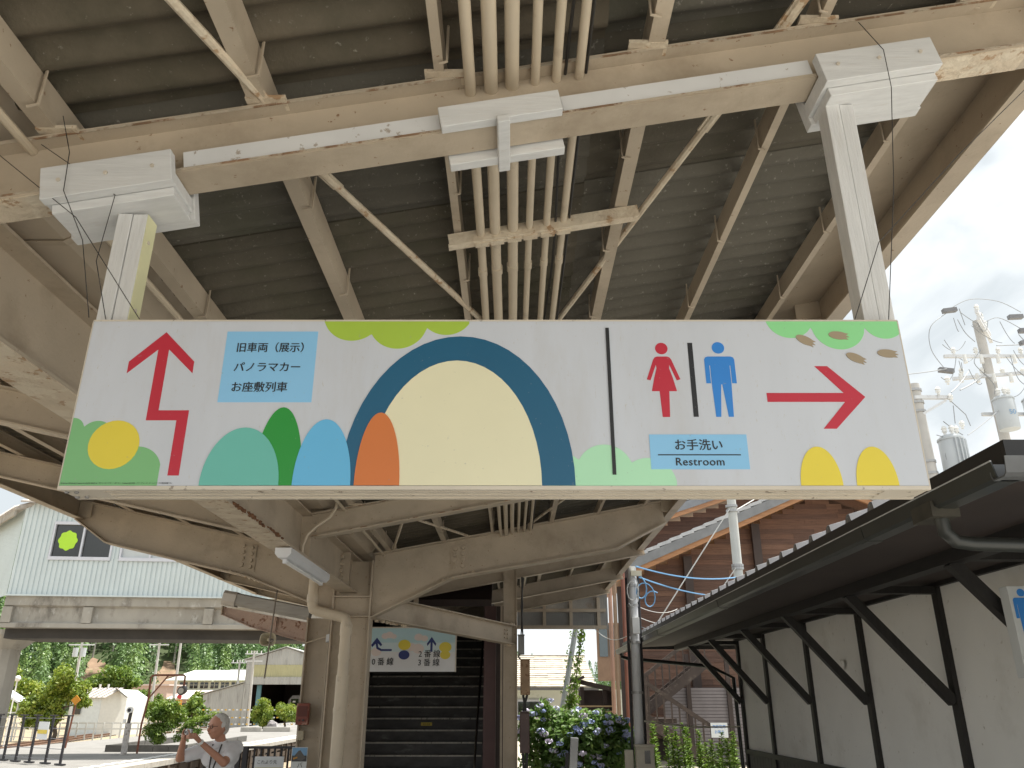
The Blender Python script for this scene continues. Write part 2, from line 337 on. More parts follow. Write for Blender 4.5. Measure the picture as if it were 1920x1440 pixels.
p = tag(MB().tube([(-1.43, YE0 + .8 * i, zr(-1.43) - .012 + .004 * sin(i * 1.3)) for i in range(20)], .014, 8).build('conduit_pipe', PVC, None, smooth=True), 'cream conduit pipe running beside the valley gutter', 'pipe', 'conduit pipes under the roof')
for x, lb, am in ((.172, 'black cable looping loosely along a thin cream conduit', .008), (.232, 'taut black cable beside the outermost conduit', .001)):
    pts = [(x + am * sin(i * .9), YE0 + .25 * i, zr(x) - .02 + am * cos(i * 1.1)) for i in range(66)]
    tag(MB().tube(pts, .005, 6).build('black_cable', DARKWIRE, None, smooth=True), lb, 'cable')
# ================================================================== the long hanging sign
SX0, SX1, SY0, SY1, SZ0, SZ1 = -1.119, 1.031, 1.925, 2.027, 2.092, 2.5485
sign = thing('hanging_sign', 'long white hanging direction sign with red arrows, restroom pictograms and coloured round shapes', 'sign', (-.044, 1.976, SZ0))
panel = MB().bx(SX0 + .002, SX1 - .002, SY0, SY1 - .004, SZ0 + .004, SZ1 - .002).build('sign_panel', SIGNWHITE, sign, bevel=.0012)
fr = MB()
fr.bx(SX0, SX1, SY0 - .0015, SY0 + .012, SZ0 - .006, SZ0 + .0035).bx(SX0, SX1, SY1 - .012, SY1, SZ0 - .006, SZ0 + .0035)
fr.bx(SX0 + .10, SX1 - .10, SY0 + .030, SY0 + .044, SZ0 - .004, SZ0 + .003).bx(SX0 + .10, SX1 - .10, SY0 + .062, SY0 + .076, SZ0 - .004, SZ0 + .003)
fr.bx(SX0 + .001, SX1 - .001, SY0 + .012, SY1 - .012, SZ0 - .001, SZ0 + .0032)
fr.bx(SX0 - .0015, SX0 + .0015, SY0 + .001, SY1, SZ0 + .0036, SZ1).bx(SX1 - .0015, SX1 + .0015, SY0 + .001, SY1, SZ0 + .0036, SZ1)
fr.bx(SX0, SX1, SY0 + .001, SY1, SZ1 - .0019, SZ1 + .003)
frame = fr.build('sign_frame', ALU, sign)
for x in (SX0 + .03, SX1 - .03):
    e = MB().bx(x - .028, x + .075 if x < 0 else x + .028, SY0 + .013, SY1 - .013, SZ0 - .0045, SZ0 - .0012) if x < 0 else MB().bx(x - .075, x + .028, SY0 + .013, SY1 - .013, SZ0 - .0045, SZ0 - .0012)
    e.build('end_plate', ALU, sign)
for dx in (.012, .036):
    for dy in (.024, .076):
        MB().tube([(SX0 + dx, SY0 + dy, SZ0 - .0045), (SX0 + dx, SY0 + dy, SZ0 - .009)], .0055, 8).build('rivet', mat('dull_steel', (.33, .33, .33), .4, .1, metallic=.6), sign)
PR = {k: flat('print_' + k, c) for k, c in dict(red=(.50, .022, .045), box=(.25, .53, .79), black=(.018, .018, .02), blue=(.03, .22, .63), lime=(.37, .53, .06), green=(.20, .47, .20), pale=(.42, .74, .49), leafgreen=(.26, .66, .28), brown=(.33, .26, .17), teal=(.012, .105, .20), cream=(.76, .72, .50), aqua=(.14, .47, .40), sky=(.13, .46, .74), orange=(.62, .18, .045), yellow=(.74, .60, .055), darkgreen=(.02, .28, .04)).items()}
def pr(pts, col, lay, name):      # outline in sign metres (u from the left edge, v from the bottom edge)
    y = SY0 - .0007 * lay
    return MB().poly([(SX0 + u, y, SZ0 + v) for u, v in pts], (0, .0007 * lay + .0004, 0)).build(name, PR[col], panel)
def ptxt(body, size, u, v, lay, bold=0, align='LEFT', spacing=1., col='black', name='lettering', sq=1.):
    vs, fs = text(body, size, bold, align, spacing); m_ = MB(); w_ = size * .017
    for k, (a, b) in enumerate(((0, 0), (w_, w_ * .6), (-w_, -w_ * .6))):      # overprinted a hair apart for a medium weight
        m_.add([(SX0 + u + p.x * sq + a, SY0 - .0007 * lay - .00008 * k, SZ0 + v + p.y + b) for p in vs], fs)
    return m_.build(name, PR[col], panel, fix=False)
def dome(cu, v0, a, h, n=28): return [(cu + a * cos(pi * i / n), max(v0, .0045) + h * sin(pi * i / n)) for i in range(n + 1)]
def disc(cu, cv, r, n=28, sq=1.): return [(cu + r * cos(2 * pi * i / n), cv + r * sq * sin(2 * pi * i / n)) for i in range(n)]
def scallop(cs, base, top, lim, n=90):   # bush edge made of circles, hanging from the top edge or growing from the bottom edge
    pts = []
    for i in range(n + 1):
        u = lim[0] + (lim[1] - lim[0]) * i / n; v = None
        for cu, cv, r in cs:
            d = r * r - (u - cu) ** 2
            if d >= 0:
                k = cv - sqrt(d) if top else cv + sqrt(d)
                v = k if v is None else (min(v, k) if top else max(v, k))
        if v is None: v = base
        pts.append((u, min(v, base) if top else max(v, base)))
    return [(lim[0], base + (.0002 if top else -.0002))] + pts + [(lim[1], base + (.0002 if top else -.0002))]
TOPV = SZ1 - SZ0 - .003
pr(scallop([(.694, .475, .078), (.816, .452, .078), (.944, .487, .073)], TOPV, True, (.618, 1.005)), 'lime', 1, 'lime_bush_print')
pr(scallop([(1.859, .469, .064), (1.987, .443, .071), (2.11, .461, .058)], TOPV, True, (1.797, 2.147)), 'leafgreen', 1, 'green_bush_print')
pr(scallop([(1.253, .044, .041), (1.35, .039, .071), (1.457, .005, .070)], .0045, False, (1.205, 1.526)), 'pale', 1, 'pale_bush_print')
pr(scallop([(.004, .151, .03), (.068, .13, .043), (.18, .039, .066), (.06, .06, .09), (.13, .04, .08)], .0045, False, (.003, .243)), 'green', 1, 'green_bush_print')
# plain rounded stand-ins for the picture print
pr(dome(.983, .0045, .293, .405), 'teal', 2, 'round_hill_print'); pr(dome(.975, .0045, .218, .335), 'cream', 3, 'round_hill_print')
pr(dome(.445, .0045, .098, .150), 'aqua', 4, 'round_hill_print'); pr(dome(.535, .0045, .062, .205), 'darkgreen', 2, 'round_hill_print')
pr(dome(.648, .0045, .072, .172), 'sky', 4, 'round_hill_print'); pr(dome(.785, .0045, .056, .190), 'orange', 5, 'round_hill_print')
pr(disc(.118, .110, .064), 'yellow', 2, 'round_spot_print')
pr(dome(1.884, .0045, .052, .100), 'yellow', 2, 'round_hill_print'); pr(dome(2.022, .0045, .052, .100), 'yellow', 2, 'round_hill_print')
pr([(.201, .422), (.287, .337), (.287, .304), (.2155, .372), (.2155, .2015), (.2935, .2015), (.2935, .030), (.2655, .030), (.2655, .1745), (.1875, .1745), (.1875, .372), (.116, .304), (.116, .337)], 'red', 1, 'zigzag_arrow_print')
pr([(.363, .424), (.604, .424), (.604, .2235), (.363, .2235)], 'box', 1, 'blue_box_print')
ptxt('旧車両（展示）', .0295, .392, .3665, 2, 0, sq=.955)
ptxt('パノラマカー', .0295, .392, .3105, 2)
ptxt('お座敷列車', .0295, .392, .2545, 2)
pr([(1.3675, .434), (1.3765, .434), (1.3775, .032), (1.3685, .032)], 'black', 4, 'divider_print')
pr([(1.582, .391), (1.595, .391), (1.595, .184), (1.582, .184)], 'black', 1, 'divider_print')
# woman and man pictograms
pr(disc(1.5125, .3745, .0165), 'red', 1, 'pictogram_head')
def mirror(half, cu): return [(cu + a, b) for a, b in half] + [(cu - a, b) for a, b in half[::-1]]
pr(mirror([(.013, .3515), (.0195, .349), (.024, .342), (.0435, .287), (.034, .284), (.0175, .328), (.0165, .318), (.0245, .290), (.0325, .254), (.0125, .254), (.0095, .1835)], 1.5125), 'red', 1, 'pictogram_body')
pr(disc(1.662, .3765, .0165), 'blue', 1, 'pictogram_head')
pr(mirror([(.030, .3515), (.0365, .349), (.0395, .343), (.0395, .276), (.0275, .276), (.0275, .326), (.0255, .326), (.0255, .276), (.0225, .184), (.0095, .184), (.0015, .273)], 1.662), 'blue', 1, 'pictogram_body')
pr([(1.465, .1365), (1.7105, .1365), (1.7105, .046), (1.465, .046)], 'box', 2, 'blue_box_print')
ptxt('お手洗い', .0310, 1.5875, .0975, 3, 0, 'CENTER')
pr([(1.484, .0843), (1.691, .0843), (1.691, .0815), (1.484, .0815)], 'black', 3, 'rule_line_print')
ptxt('Restroom', .0285, 1.5875, .0555, 3, 0, 'CENTER', 1.08)
pr([(1.775, .2490), (1.974, .2490), (1.9085, .324), (1.942, .324), (2.028, .238), (1.942, .152), (1.9085, .152), (1.974, .2245), (1.775, .2245)], 'red', 1, 'right_arrow_print')
for (cu, cv), an in zip(((1.895, .398), (1.985, .412), (2.021, .347), (2.106, .360)), (-28, -8, -26, -6)):
    o = []; a = .0265; b = .0115
    for i in range(17):
        t = radians(50 + 260 * i / 16); o.append((a * cos(t), b * sin(t)))
    o += [(.026, -.0085), (.0185, -.003), (.0285, -.001), (.0185, .003), (.026, .0085)]
    c_, s_ = cos(radians(an)), sin(radians(an))
    pr([(cu + x * c_ - y * s_, cv + x * s_ + y * c_) for x, y in o], 'brown', 3, 'brown_leaf_print')
ptxt('©Pokémon. ©Nintendo/Creatures Inc./GAME FREAK inc.  ポケットモンスター・ポケモン・Pokémonは任天堂・クリーチャーズ・ゲームフリークの登録商標です。', .0042, .006, .0085, 4, sq=.93, name='small_print')

# hangers: two wooden posts and the clamps round the rafter
for x0, x1, zt in ((-1.131, -1.048, 2.905), (.957, 1.043, 3.30)):
    p = MB().bx(x0, (x0 + x1) / 2 - .001, 1.955, 2.018, SZ1 + .004, zt).build('hanger_post', WHITEWOODV, sign, bevel=.002)
    MB().bx((x0 + x1) / 2 + .001, x1, 1.958, 2.020, SZ1 + .004, zt).build('post_half', WHITEWOODV, p, bevel=.002)
    if x0 < 0:
        MB().bx(x1 + .0005, x1 + .002, 1.96, 2.018, SZ1 + .005, zt).build('yellowed_edge', mat('yellowed_white_paint', (.70, .68, .42), .6, .06, 8), p)
    for z in (zt - .08, SZ1 + .06): MB().tube([(x1 + .002, 1.985, z), (x1 + .006, 1.985, z)], .006, 6).build('screw_head', ALU, p)
sl = math.degrees(math.atan(.187)); M = ROT('Y', -sl)
def zbot(x): return zr(x) - .2095
def clampbox(xc, dy0, dy1, dz0, dz1, ln, name, mt=WHITEWOOD, dx=0):
    c = V((xc, 0, zbot(xc))) + M @ V((dx, 0, (dz0 + dz1) / 2)); c.y = 1.97 + (dy0 + dy1) / 2
    return MB().box(c, (ln, dy1 - dy0, dz1 - dz0), M).build(name, mt, sign, bevel=.0025)
for xc in (-1.145, 1.105):
    fb = clampbox(xc, -.095, -.062, -.055, .052, .365, 'clamp_front_board')
    clampbox(xc, -.061, .070, -.052, -.006, .362, 'clamp_bottom_board'); clampbox(xc, .071, .112, -.078, .045, .365, 'clamp_back_board', dx=.004)
    clampbox(xc, -.06, .07, -.082, -.0525, .340, 'clamp_bearer', dx=.004)
    for k in (-.13, 0, .13):
        c = V((xc, 1.874, zbot(xc))) + M @ V((k, 0, .0)); MB().tube([c, c + V((0, -.004, 0))], .006, 8).build('screw_head', ALU, fb)
clampbox(-.03, -.095, -.062, -.012, .060, .36, 'clamp_front_board'); clampbox(-.03, .062, .098, -.030, .022, .36, 'clamp_back_board', dx=.012)
clampbox(-.03, -.110, .125, -.038, -.013, .036, 'clamp_cross_bar')
for x0, x1 in ((-.955, -.215), (.15, .915)):
    MB().bar((x0, 1.928, zbot(x0) + .043), (x1, 1.928, zbot(x1) + .043), .014, .058).build('batten', WHITESTEEL, sign)
# fine dark tie wires
def Yp(u): return [V(p) for p in u]
wires = [([(-1.38, 1.92, 3.12), (-1.12, 1.90, 2.93), (-1.135, 1.905, 2.72), (-1.09, 1.93, 2.555)], 'thin dark tie wire crossing the left sign clamp steeply'),
         ([(-1.31, 1.88, 3.19), (-1.255, 1.865, 3.05), (-1.245, 1.865, 2.92), (-1.17, 1.88, 2.77), (-1.13, 1.92, 2.555)], 'thin dark tie wire bent over the left sign clamp'),
         ([(-1.62, 1.90, 3.18), (-1.20, 1.875, 2.84), (-1.0, 1.93, 2.556)], 'long slanting dark tie wire left of the left sign post'),
         ([(1.08, 1.90, 3.57), (1.115, 1.86, 3.42), (1.115, 1.862, 3.28), (1.07, 1.88, 2.94), (1.01, 1.93, 2.552)], 'thin dark tie wire hanging over the right sign clamp'),
         ([(1.86, 1.93, 3.62), (1.30, 1.91, 3.08), (1.03, 1.94, 2.80), (.92, 1.93, 2.555)], 'long slanting pale tie wire right of the right sign post')]
for pts, lb in wires: tag(MB().tube(pts, .0013, 5).build('tie_wire', DARKWIRE, None), lb, 'wire')

# ================================================================== things fixed to the frame
dp = MB()
pts = [(-2.11, 8.72, 3.10), (-2.11, 8.72, 2.56), (-2.095, 8.72, 2.515), (-2.05, 8.72, 2.495), (-1.80, 8.72, 2.437), (-1.755, 8.72, 2.42), (-1.735, 8.72, 2.37), (-1.735, 8.72, 0.0)]
down = tag(dp.tube(pts, .056, 14).build('downpipe', PVC, None, smooth=True), 'cream plastic rainwater downpipe with a dogleg in front of the steel column', 'pipe')
for a, b, r in (((-2.11, 8.72, 2.58), (-2.11, 8.72, 2.66), .064), ((-1.735, 8.72, 2.25), (-1.735, 8.72, 2.36), .063), ((-1.735, 8.72, 2.02), (-1.735, 8.72, 2.06), .062), ((-1.735, 8.72, .3), (-1.735, 8.72, 1.86), .066), ((-1.735, 8.72, 1.50), (-1.735, 8.72, 1.55), .071)):
    MB().tube([a, b], r, 14).build('pipe_socket', PVC, down, smooth=True)
lampw = mat('lamp_white_enamel', (.72, .73, .75), .35, .04, 5)
fx = thing('fluorescent_lamp', 'white fluorescent batten lamp under the valley girder beside the column', 'lamp', (-1.74, 6.8, 2.62))
MB().prof((-1.74, 6.12, 2.62), (-1.74, 7.50, 2.62), [(-.035, 0), (.035, 0), (.062, .03), (.062, .075), (-.062, .075), (-.062, .03)]).build('lamp_housing', lampw, fx)
MB().tube([(-1.74, 6.22, 2.604), (-1.74, 7.42, 2.604)], .016, 10).build('lamp_tube', mat('lamp_glass', (.85, .85, .83), .25, .02), fx, smooth=True)
for y in (6.20, 7.43): MB().bx(-1.755, -1.725, y - .015, y + .015, 2.588, 2.6195).build('lamp_socket', lampw, fx)
tag(MB().tube([(-1.46, 6.6, 3.20), (-1.475, 6.6, 3.10), (-1.52, 6.6, 3.03), (-1.62, 6.6, 2.96), (-1.69, 6.6, 2.89), (-1.72, 6.6, 2.80), (-1.722, 6.6, 2.69)], .013, 8).build('lamp_conduit', PVC, None, smooth=True), 'bent cream conduit dropping from the roof to the fluorescent lamp', 'pipe')
# low sloping tie beam from the column to the stair portal and the portal column
tb = MB().prof((-1.52, 9.08, 2.70), (.0, 11.25, 2.565), ibeam(.14, .25, .012, .009)).build('tie_beam', CREAM, canopy)
d = (V((0, 11.25, 2.565)) - V((-1.52, 9.08, 2.70))); q = d.normalized(); sd_ = q.cross(V((0, 0, 1))).normalized()
for t in (.93,):
    c = V((-1.52, 9.08, 2.70)) + d * t + sd_ * .012
    for i in (0, 1):
        for k in range(3):
            a = c + q * (.055 * i) - V((0, 0, .075 + .05 * k)); MB().tube([a, a + sd_ * .018], .013, 6).build('bolt_head', CREAM, tb)
for k in range(9):
    a = V((-1.52, 9.08, 2.70)) + d * (.04 + .02 * k) + V((R.uniform(-.05, .05), 0, -.262)); MB().ball(a, R.uniform(.012, .024), 6, 4, (1.4, 1, .7), .3).build('rust_scale', CREAM2, tb)
for k in range(6):
    a = V((-1.52, 9.08, 2.70)) + d * (.955 + .008 * k) + V((R.uniform(-.06, .06), 0, -.258 + (.27 if k % 2 else 0))); MB().ball(a, R.uniform(.014, .024), 6, 4, (1.2, 1, .8), .3).build('rust_scale', CREAM2, tb)
col3 = hcol(-.117, .07, 11.35, 3.40, .16, t=.012)
for z in (2.31, 2.56): MB().bx(-.105, .058, 11.27, 11.344, z - .006, z + .006).build('stiffener', CREAM, col3)
for x in (.95, ): MB().bx(x - 2.3, x - 2.24, 11.3, 11.36, 2.57, 3.15).build('prop', CREAM, canopy)
# rusty bracket of the neighbouring shelter with its rain gutter
br = thing('rusty_bracket', 'rust streaked pinkish steel cantilever bracket under a grey box gutter', 'bracket', (-2.48, 10.1, 2.3))
MB().poly([(-3.51, 10.06, 2.68), (-2.475, 10.06, 2.50), (-2.475, 10.06, 2.275), (-3.16, 10.06, 2.45), (-3.51, 10.06, 2.59)], (0, .08, 0)).build('bracket_web', RUSTY, br)
MB().bar((-3.51, 10.1, 2.588), (-3.16, 10.1, 2.447), .15, .010).build('bracket_flange', RUSTY, br); MB().bar((-3.16, 10.1, 2.445), (-2.475, 10.1, 2.27), .15, .010).build('bracket_flange', RUSTY, br)
MB().bx(-3.525, -3.512, 10.02, 10.18, 2.585, 2.69).build('end_cap', CREAM, br); MB().bx(-2.86, -2.845, 10.03, 10.06, 2.40, 2.55).build('stiffener', RUSTY, br)
zinc = mat('weathered_zinc', (.36, .34, .31), .45, .14, 3, stretch=(1, 8, 8), spots=((.24, .2, .17), .35, 5, .2), metallic=.2)
bg_ = MB().prof((-3.40, 10.1, 2.70), (-2.47, 10.1, 2.525), [(-.06, .0), (.06, .0), (.075, .03), (.075, .135), (.05, .15), (-.075, .15), (-.075, .03)]).build('box_gutter', zinc, br)
MB().prof((-3.54, 10.1, 2.715), (-3.38, 10.1, 2.69), [(-.07, -.008), (.07, -.008), (.09, .04), (.09, .13), (.06, .165), (-.06, .165), (-.09, .13), (-.09, .04)]).build('gutter_end_cap', mat('zinc_cap', (.52, .48, .43), .4, .12, 4, metallic=.2), br)
MB().tube([(-2.86, 10.03, 2.56), (-2.86, 10.03, 2.49)], .03, 8).build('drain_stub', RUSTY, br)
# hanging rod and horn loudspeaker
tag(MB().tube([(-2.735, 9.55, 2.86), (-2.775, 9.55, 1.85)], .009, 8).build('hanging_rod', mat('grey_rod', (.20, .17, .14), .6, .1), None, smooth=True), 'thin dark rod hanging down in front of the horn loudspeaker', 'rod')
hs = thing('horn_speaker', 'squarish cream horn loudspeaker under the rusty bracket', 'loudspeaker', (-2.92, 10.1, 2.3))
hm = mat('horn_cream', (.55, .50, .38), .5, .08, 8)
def sqring(y, a, b, r, n=20):
    o = []
    for i in range(n):
        t = 2 * pi * i / n; c_, s_ = cos(t), sin(t); k = (abs(c_) ** 3.2 + abs(s_) ** 3.2) ** (-1 / 3.2)
        o.append((-2.92 + a * c_ * k, y, 2.30 + b * s_ * k))
    return o
rings = [sqring(10.02, .098, .078, 0), sqring(10.015, .090, .070, 0), sqring(10.10, .05, .04, 0), sqring(10.19, .022, .02, 0), sqring(10.21, .03, .028, 0), sqring(10.03, .095, .075, 0)]
mb = MB(); n = 20
for rg in rings: mb.v += rg
for i in range(5): mb.f += [(i * n + j, i * n + (j + 1) % n, (i + 1) * n + (j + 1) % n, (i + 1) * n + j) for j in range(n)]
mb.f += [(5 * n + j, 5 * n + (j + 1) % n, (j + 1) % n, j) for j in range(n)]; mb.build('horn_bell', hm, hs, smooth=True)
MB().ball((-2.92, 10.06, 2.30), .022, 10, 6).build('horn_driver', hm, hs, smooth=True); MB().tube([(-2.86, 10.12, 2.34), (-2.82, 10.12, 2.36), (-2.81, 10.12, 2.42)], .007, 6).build('horn_bracket', DARKWIRE, hs)
# wall boxes on the second column
rb = thing('intercom_box', 'rusty red metal intercom box on the cream column', 'box', (-2.40, 9.95, 1.36))
redp = mat('faded_red_enamel', (.22, .055, .035), .55, .2, 10, spots=((.36, .22, .16), .36, 14, .06))
MB().bx(-2.475, -2.335, 9.915, 9.99, 1.36, 1.59).build('box_body', redp, rb, bevel=.006); MB().bx(-2.46, -2.35, 9.910, 9.9145, 1.45, 1.56).build('box_grille', mat('dark_red_grille', (.12, .03, .02), .6, .1), rb)
MB().tube([(-2.385, 9.913, 1.41), (-2.385, 9.895, 1.41)], .012, 8).build('box_knob', DARKWIRE, rb); MB().tube([(-2.43, 9.913, 1.41), (-2.43, 9.905, 1.41)], .009, 8).build('box_button', DARKWIRE, rb)
tag(MB().bx(-2.445, -2.375, 9.94, 9.995, 1.20, 1.30).build('switch_box', mat('drab_plastic', (.42, .36, .25), .5, .06), None, bevel=.006), 'small drab switch box below the rusty red intercom box', 'box')
for x, r, lb in ((-2.15, .018, 'thin cream conduit standing beside the second column'), (-2.09, .011, 'dark thin cable conduit beside the second column')):
    tag(MB().tube([(x, 10.02, 0), (x, 10.02, 2.35), (x - .02, 10.02, 2.5)], r, 8).build('standing_conduit', PVC if r > .015 else DARKWIRE, None, smooth=True), lb, 'pipe')
fx2 = thing('wall_lamp', 'short white box lamp on the side of the second column', 'lamp', (-2.16, 9.98, 2.24))
MB().prof((-2.20, 9.90, 2.26), (-2.20, 9.99, 2.26), [(0, 0), (.14, .05), (.14, .12), (0, .085)]).build('lamp_housing', lampw, fx2); MB().tube([(-2.46, 9.97, 2.25), (-2.28, 9.96, 2.31), (-2.20, 9.96, 2.33)], .008, 6).build('lamp_cable', PVC, fx2)
po = thing('poster', 'photo poster with a katakana caption fixed low on the second column', 'poster', (-2.39, 9.9, .7))
MB().bx(-2.475, -2.30, 9.89, 9.90, .45, 1.13).build('poster_board', mat('poster_white', (.72, .74, .74), .4, .03), po)
MB().bx(-2.47, -2.305, 9.886, 9.8895, 1.045, 1.125).build('poster_sky', mat('poster_sky_blue', (.20, .38, .60), .4, .1), po); MB().bx(-2.47, -2.305, 9.885, 9.8895, .985, 1.045).build('poster_dark', mat('poster_grey', (.05, .05, .055), .4, .2, 20), po)
MB().poly([(-2.46, 9.884, 1.02), (-2.40, 9.884, 1.095), (-2.38, 9.884, 1.10), (-2.315, 9.884, 1.02), (-2.36, 9.884, .99)], (0, .003, 0)).build('poster_train_shape', mat('poster_train_grey', (.12, .11, .10), .4, .2, 20), po)
MB().poly([(-2.455, 9.883, 1.02), (-2.41, 9.883, 1.035), (-2.405, 9.883, 1.02), (-2.45, 9.883, 1.005)], (0, .003, 0)).build('poster_orange_shape', mat('poster_orange', (.6, .28, .03), .4, .1), po)
vs, fs = text('バ', .062); MB().add([(-2.405 + p.x, 9.888, .925 + p.y) for p in vs], fs).build('poster_lettering', PR['black'], po, fix=False)
vs, fs = text('ノラマ', .062); MB().add([(-2.47 + p.x, 9.888, .845 + p.y) for p in vs], fs).build('poster_lettering', PR['black'], po, fix=False)
# boxes and cables on the portal column
for (x0, x1, z0, z1, m_, lb) in ((.11, .235, 1.69, 2.12, mat('rusty_beige_box', (.33, .22, .13), .7, .2, 8, spots=((.18, .09, .04), .42, 14, .08)), 'tall rusty beige cable box beside the portal column'),
                                 (.10, .225, 1.00, 1.48, mat('brown_box', (.085, .048, .042), .45, .15, 6, spots=((.26, .22, .2), .2, 12, .05)), 'tall glossy brown cable box beside the portal column'),
                                 (.08, .165, 2.19, 2.43, mat('grey_box', (.22, .22, .21), .5, .1), 'small grey junction box high beside the portal column')):
    t_ = thing('cable_box', lb, 'box', ((x0 + x1) / 2, 11.2, z0)); MB().bx(x0, x1, 11.15, 11.25, z0, z1).build('box_body', m_, t_, bevel=.006)
    MB().bx(x0 + .008, x1 - .008, 11.140, 11.1495, z0 + .012, z1 - .012).build('box_door', m_, t_, bevel=.003); MB().bx(x0 - .004, x1 + .004, 11.135, 11.255, z1, z1 + .012).build('box_lid', m_, t_)
for k, (a, b, r) in enumerate((((.145, 11.2, 2.43), (.15, 11.2, 3.2), .010), ((.12, 11.21, 2.43), (.13, 11.2, 3.2), .008), ((.10, 11.2, 2.19), (.11, 11.2, 2.135), .012), ((.145, 11.2, 1.69), (.14, 11.2, 1.495), .016), ((.20, 11.2, 1.69), (.175, 11.2, 1.495), .016), ((.14, 11.2, 1.0), (.145, 11.2, 0), .018), ((.19, 11.2, 1.0), (.175, 11.2, 0), .018))):
    a, b = V(a), V(b); m_ = (a + b) / 2 + V((.02 if k % 2 else -.02, 0, 0))
    lb = ('thick dark cable dropping from the roof into the grey junction box', 'thin dark cable dropping from the roof beside the grey junction box', 'short dark cable from the grey junction box to the rusty beige box', 'dark cable bulging left between the rusty beige and brown boxes', 'dark cable bulging right between the rusty beige and brown boxes', 'dark cable leaving the foot of the brown box, left of its twin', 'dark cable leaving the foot of the brown box, right of its twin')[k]
    tag(MB().tube([a, m_, b], r, 8).build('feeder_cable', DARKWIRE, None, smooth=True), lb, 'cable', 'feeder cables on the portal column')

# ================================================================== stairs under the second sign
st = thing('station_stairs', 'dark concrete station stairs with worn pale nosings rising under a roof', 'stairs', (-1.5, 12.5, 0))
dkc = mat('dark_concrete', (.105, .10, .096), .8, .3, 3, stretch=(1, 1, 2.5), spots=((.24, .235, .225), .28, 2.6, .12)); nos = mat('worn_nosing', (.50, .46, .40), .6, .2, 6, stretch=(3, 1, 1), spots=((.1, .09, .08), .3, 9, .05))
r_, t_ = .17, .265
for i in range(27):
    y = 12.38 + t_ * i; s_ = MB().bx(-2.55, -.42, y, y + t_ + .02, max(0, r_ * i - .25), r_ * (i + 1) - .003).build('step', dkc, st)
    MB().bx(-2.50, -.47, y - .012, y + .035, r_ * (i + 1) - .003 - .016, r_ * (i + 1) + .004).build('nosing', nos, s_)
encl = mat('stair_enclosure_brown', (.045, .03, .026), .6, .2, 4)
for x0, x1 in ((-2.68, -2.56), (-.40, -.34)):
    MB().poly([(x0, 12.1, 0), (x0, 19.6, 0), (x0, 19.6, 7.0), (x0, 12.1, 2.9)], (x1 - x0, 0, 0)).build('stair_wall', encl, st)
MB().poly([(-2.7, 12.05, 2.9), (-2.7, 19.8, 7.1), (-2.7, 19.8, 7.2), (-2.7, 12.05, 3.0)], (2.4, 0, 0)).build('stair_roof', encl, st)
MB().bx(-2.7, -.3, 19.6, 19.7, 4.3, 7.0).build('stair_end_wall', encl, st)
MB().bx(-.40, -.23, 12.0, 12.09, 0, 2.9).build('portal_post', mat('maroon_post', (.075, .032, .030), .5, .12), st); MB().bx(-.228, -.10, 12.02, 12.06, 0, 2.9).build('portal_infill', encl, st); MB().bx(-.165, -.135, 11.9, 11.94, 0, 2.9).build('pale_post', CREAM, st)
MB().tube([(-.52, 12.2, .72), (-.52, 12.26, .82), (-.52, 12.45, .98), (-.52, 18.9, 5.1)], .018, 8).build('handrail', mat('stainless', (.5, .5, .5), .25, .05, metallic=1), st, smooth=True)
vs, fs = text('足元注意', .030, 0, 'CENTER'); yy = 12.38 + t_ * 7 - .001
pl = MB().bx(-1.49, -1.31, yy - .004, yy, 1.245, 1.295).build('caution_plate', mat('caution_yellow', (.62, .46, .04), .5, .06), st); MB().add([(-1.40 + p.x, yy - .0055, 1.257 + p.y) for p in vs], fs).build('caution_lettering', PR['black'], pl, fix=False)
# second sign over the stairs
s2 = thing('stairs_sign', 'pale blue and white platform number sign with navy arrows above the stairs', 'sign', (-1.5, 11.5, 1.985))
p2 = MB().bx(-2.6, -.775, 11.48, 11.53, 1.985, 2.55).build('sign_panel', mat('sign2_white', (.70, .70, .71), .4, .03), s2); MB().bx(-2.61, -.76, 11.475, 11.535, 2.5505, 2.565).build('sign_frame', ALU, s2); MB().bx(-.7745, -.76, 11.475, 11.535, 1.98, 2.55).build('sign_frame', ALU, s2)
sb = flat('print_pale_sky', (.46, .65, .70)); sb2 = flat('print_pale_sky_low', (.60, .71, .74)); sw = flat('print_cloud', (.72, .62, .58))
def q2(pts, m_, lay, name): y = 11.48 - .001 * lay; return MB().poly([(x, y, z) for x, z in pts], (0, .001 * lay + .0004, 0)).build(name, m_, p2)
def c2(cs, m_, lay, name):
    for i_, (cx, cz, r) in enumerate(cs): q2([(cx + r * cos(2 * pi * i / 18), cz + .8 * r * sin(2 * pi * i / 18)) for i in range(18)], m_, lay + .07 * i_, name)
q2([(-2.59, 2.36), (-.78, 2.36), (-.78, 2.548), (-2.59, 2.548)], sb, 1, 'sky_print'); q2([(-2.59, 2.24), (-.78, 2.24), (-.78, 2.3595), (-2.59, 2.3595)], sb2, 1, 'sky_print')
c2([(-1.74, 2.445, .05), (-1.68, 2.46, .055), (-1.62, 2.44, .04), (-1.28, 2.43, .06), (-1.20, 2.415, .05), (-1.38, 2.30, .07), (-1.28, 2.28, .08), (-1.85, 2.24, .07)], sw, 2, 'cloud_print')
navy = flat('print_navy', (.02, .035, .17)); yel = PR['yellow']
q2([(-1.115, 2.24), (-1.085, 2.24), (-1.085, 2.365), (-1.045, 2.315), (-1.035, 2.345), (-1.10, 2.435), (-1.165, 2.345), (-1.155, 2.315), (-1.115, 2.365)], navy, 3, 'arrow_print')
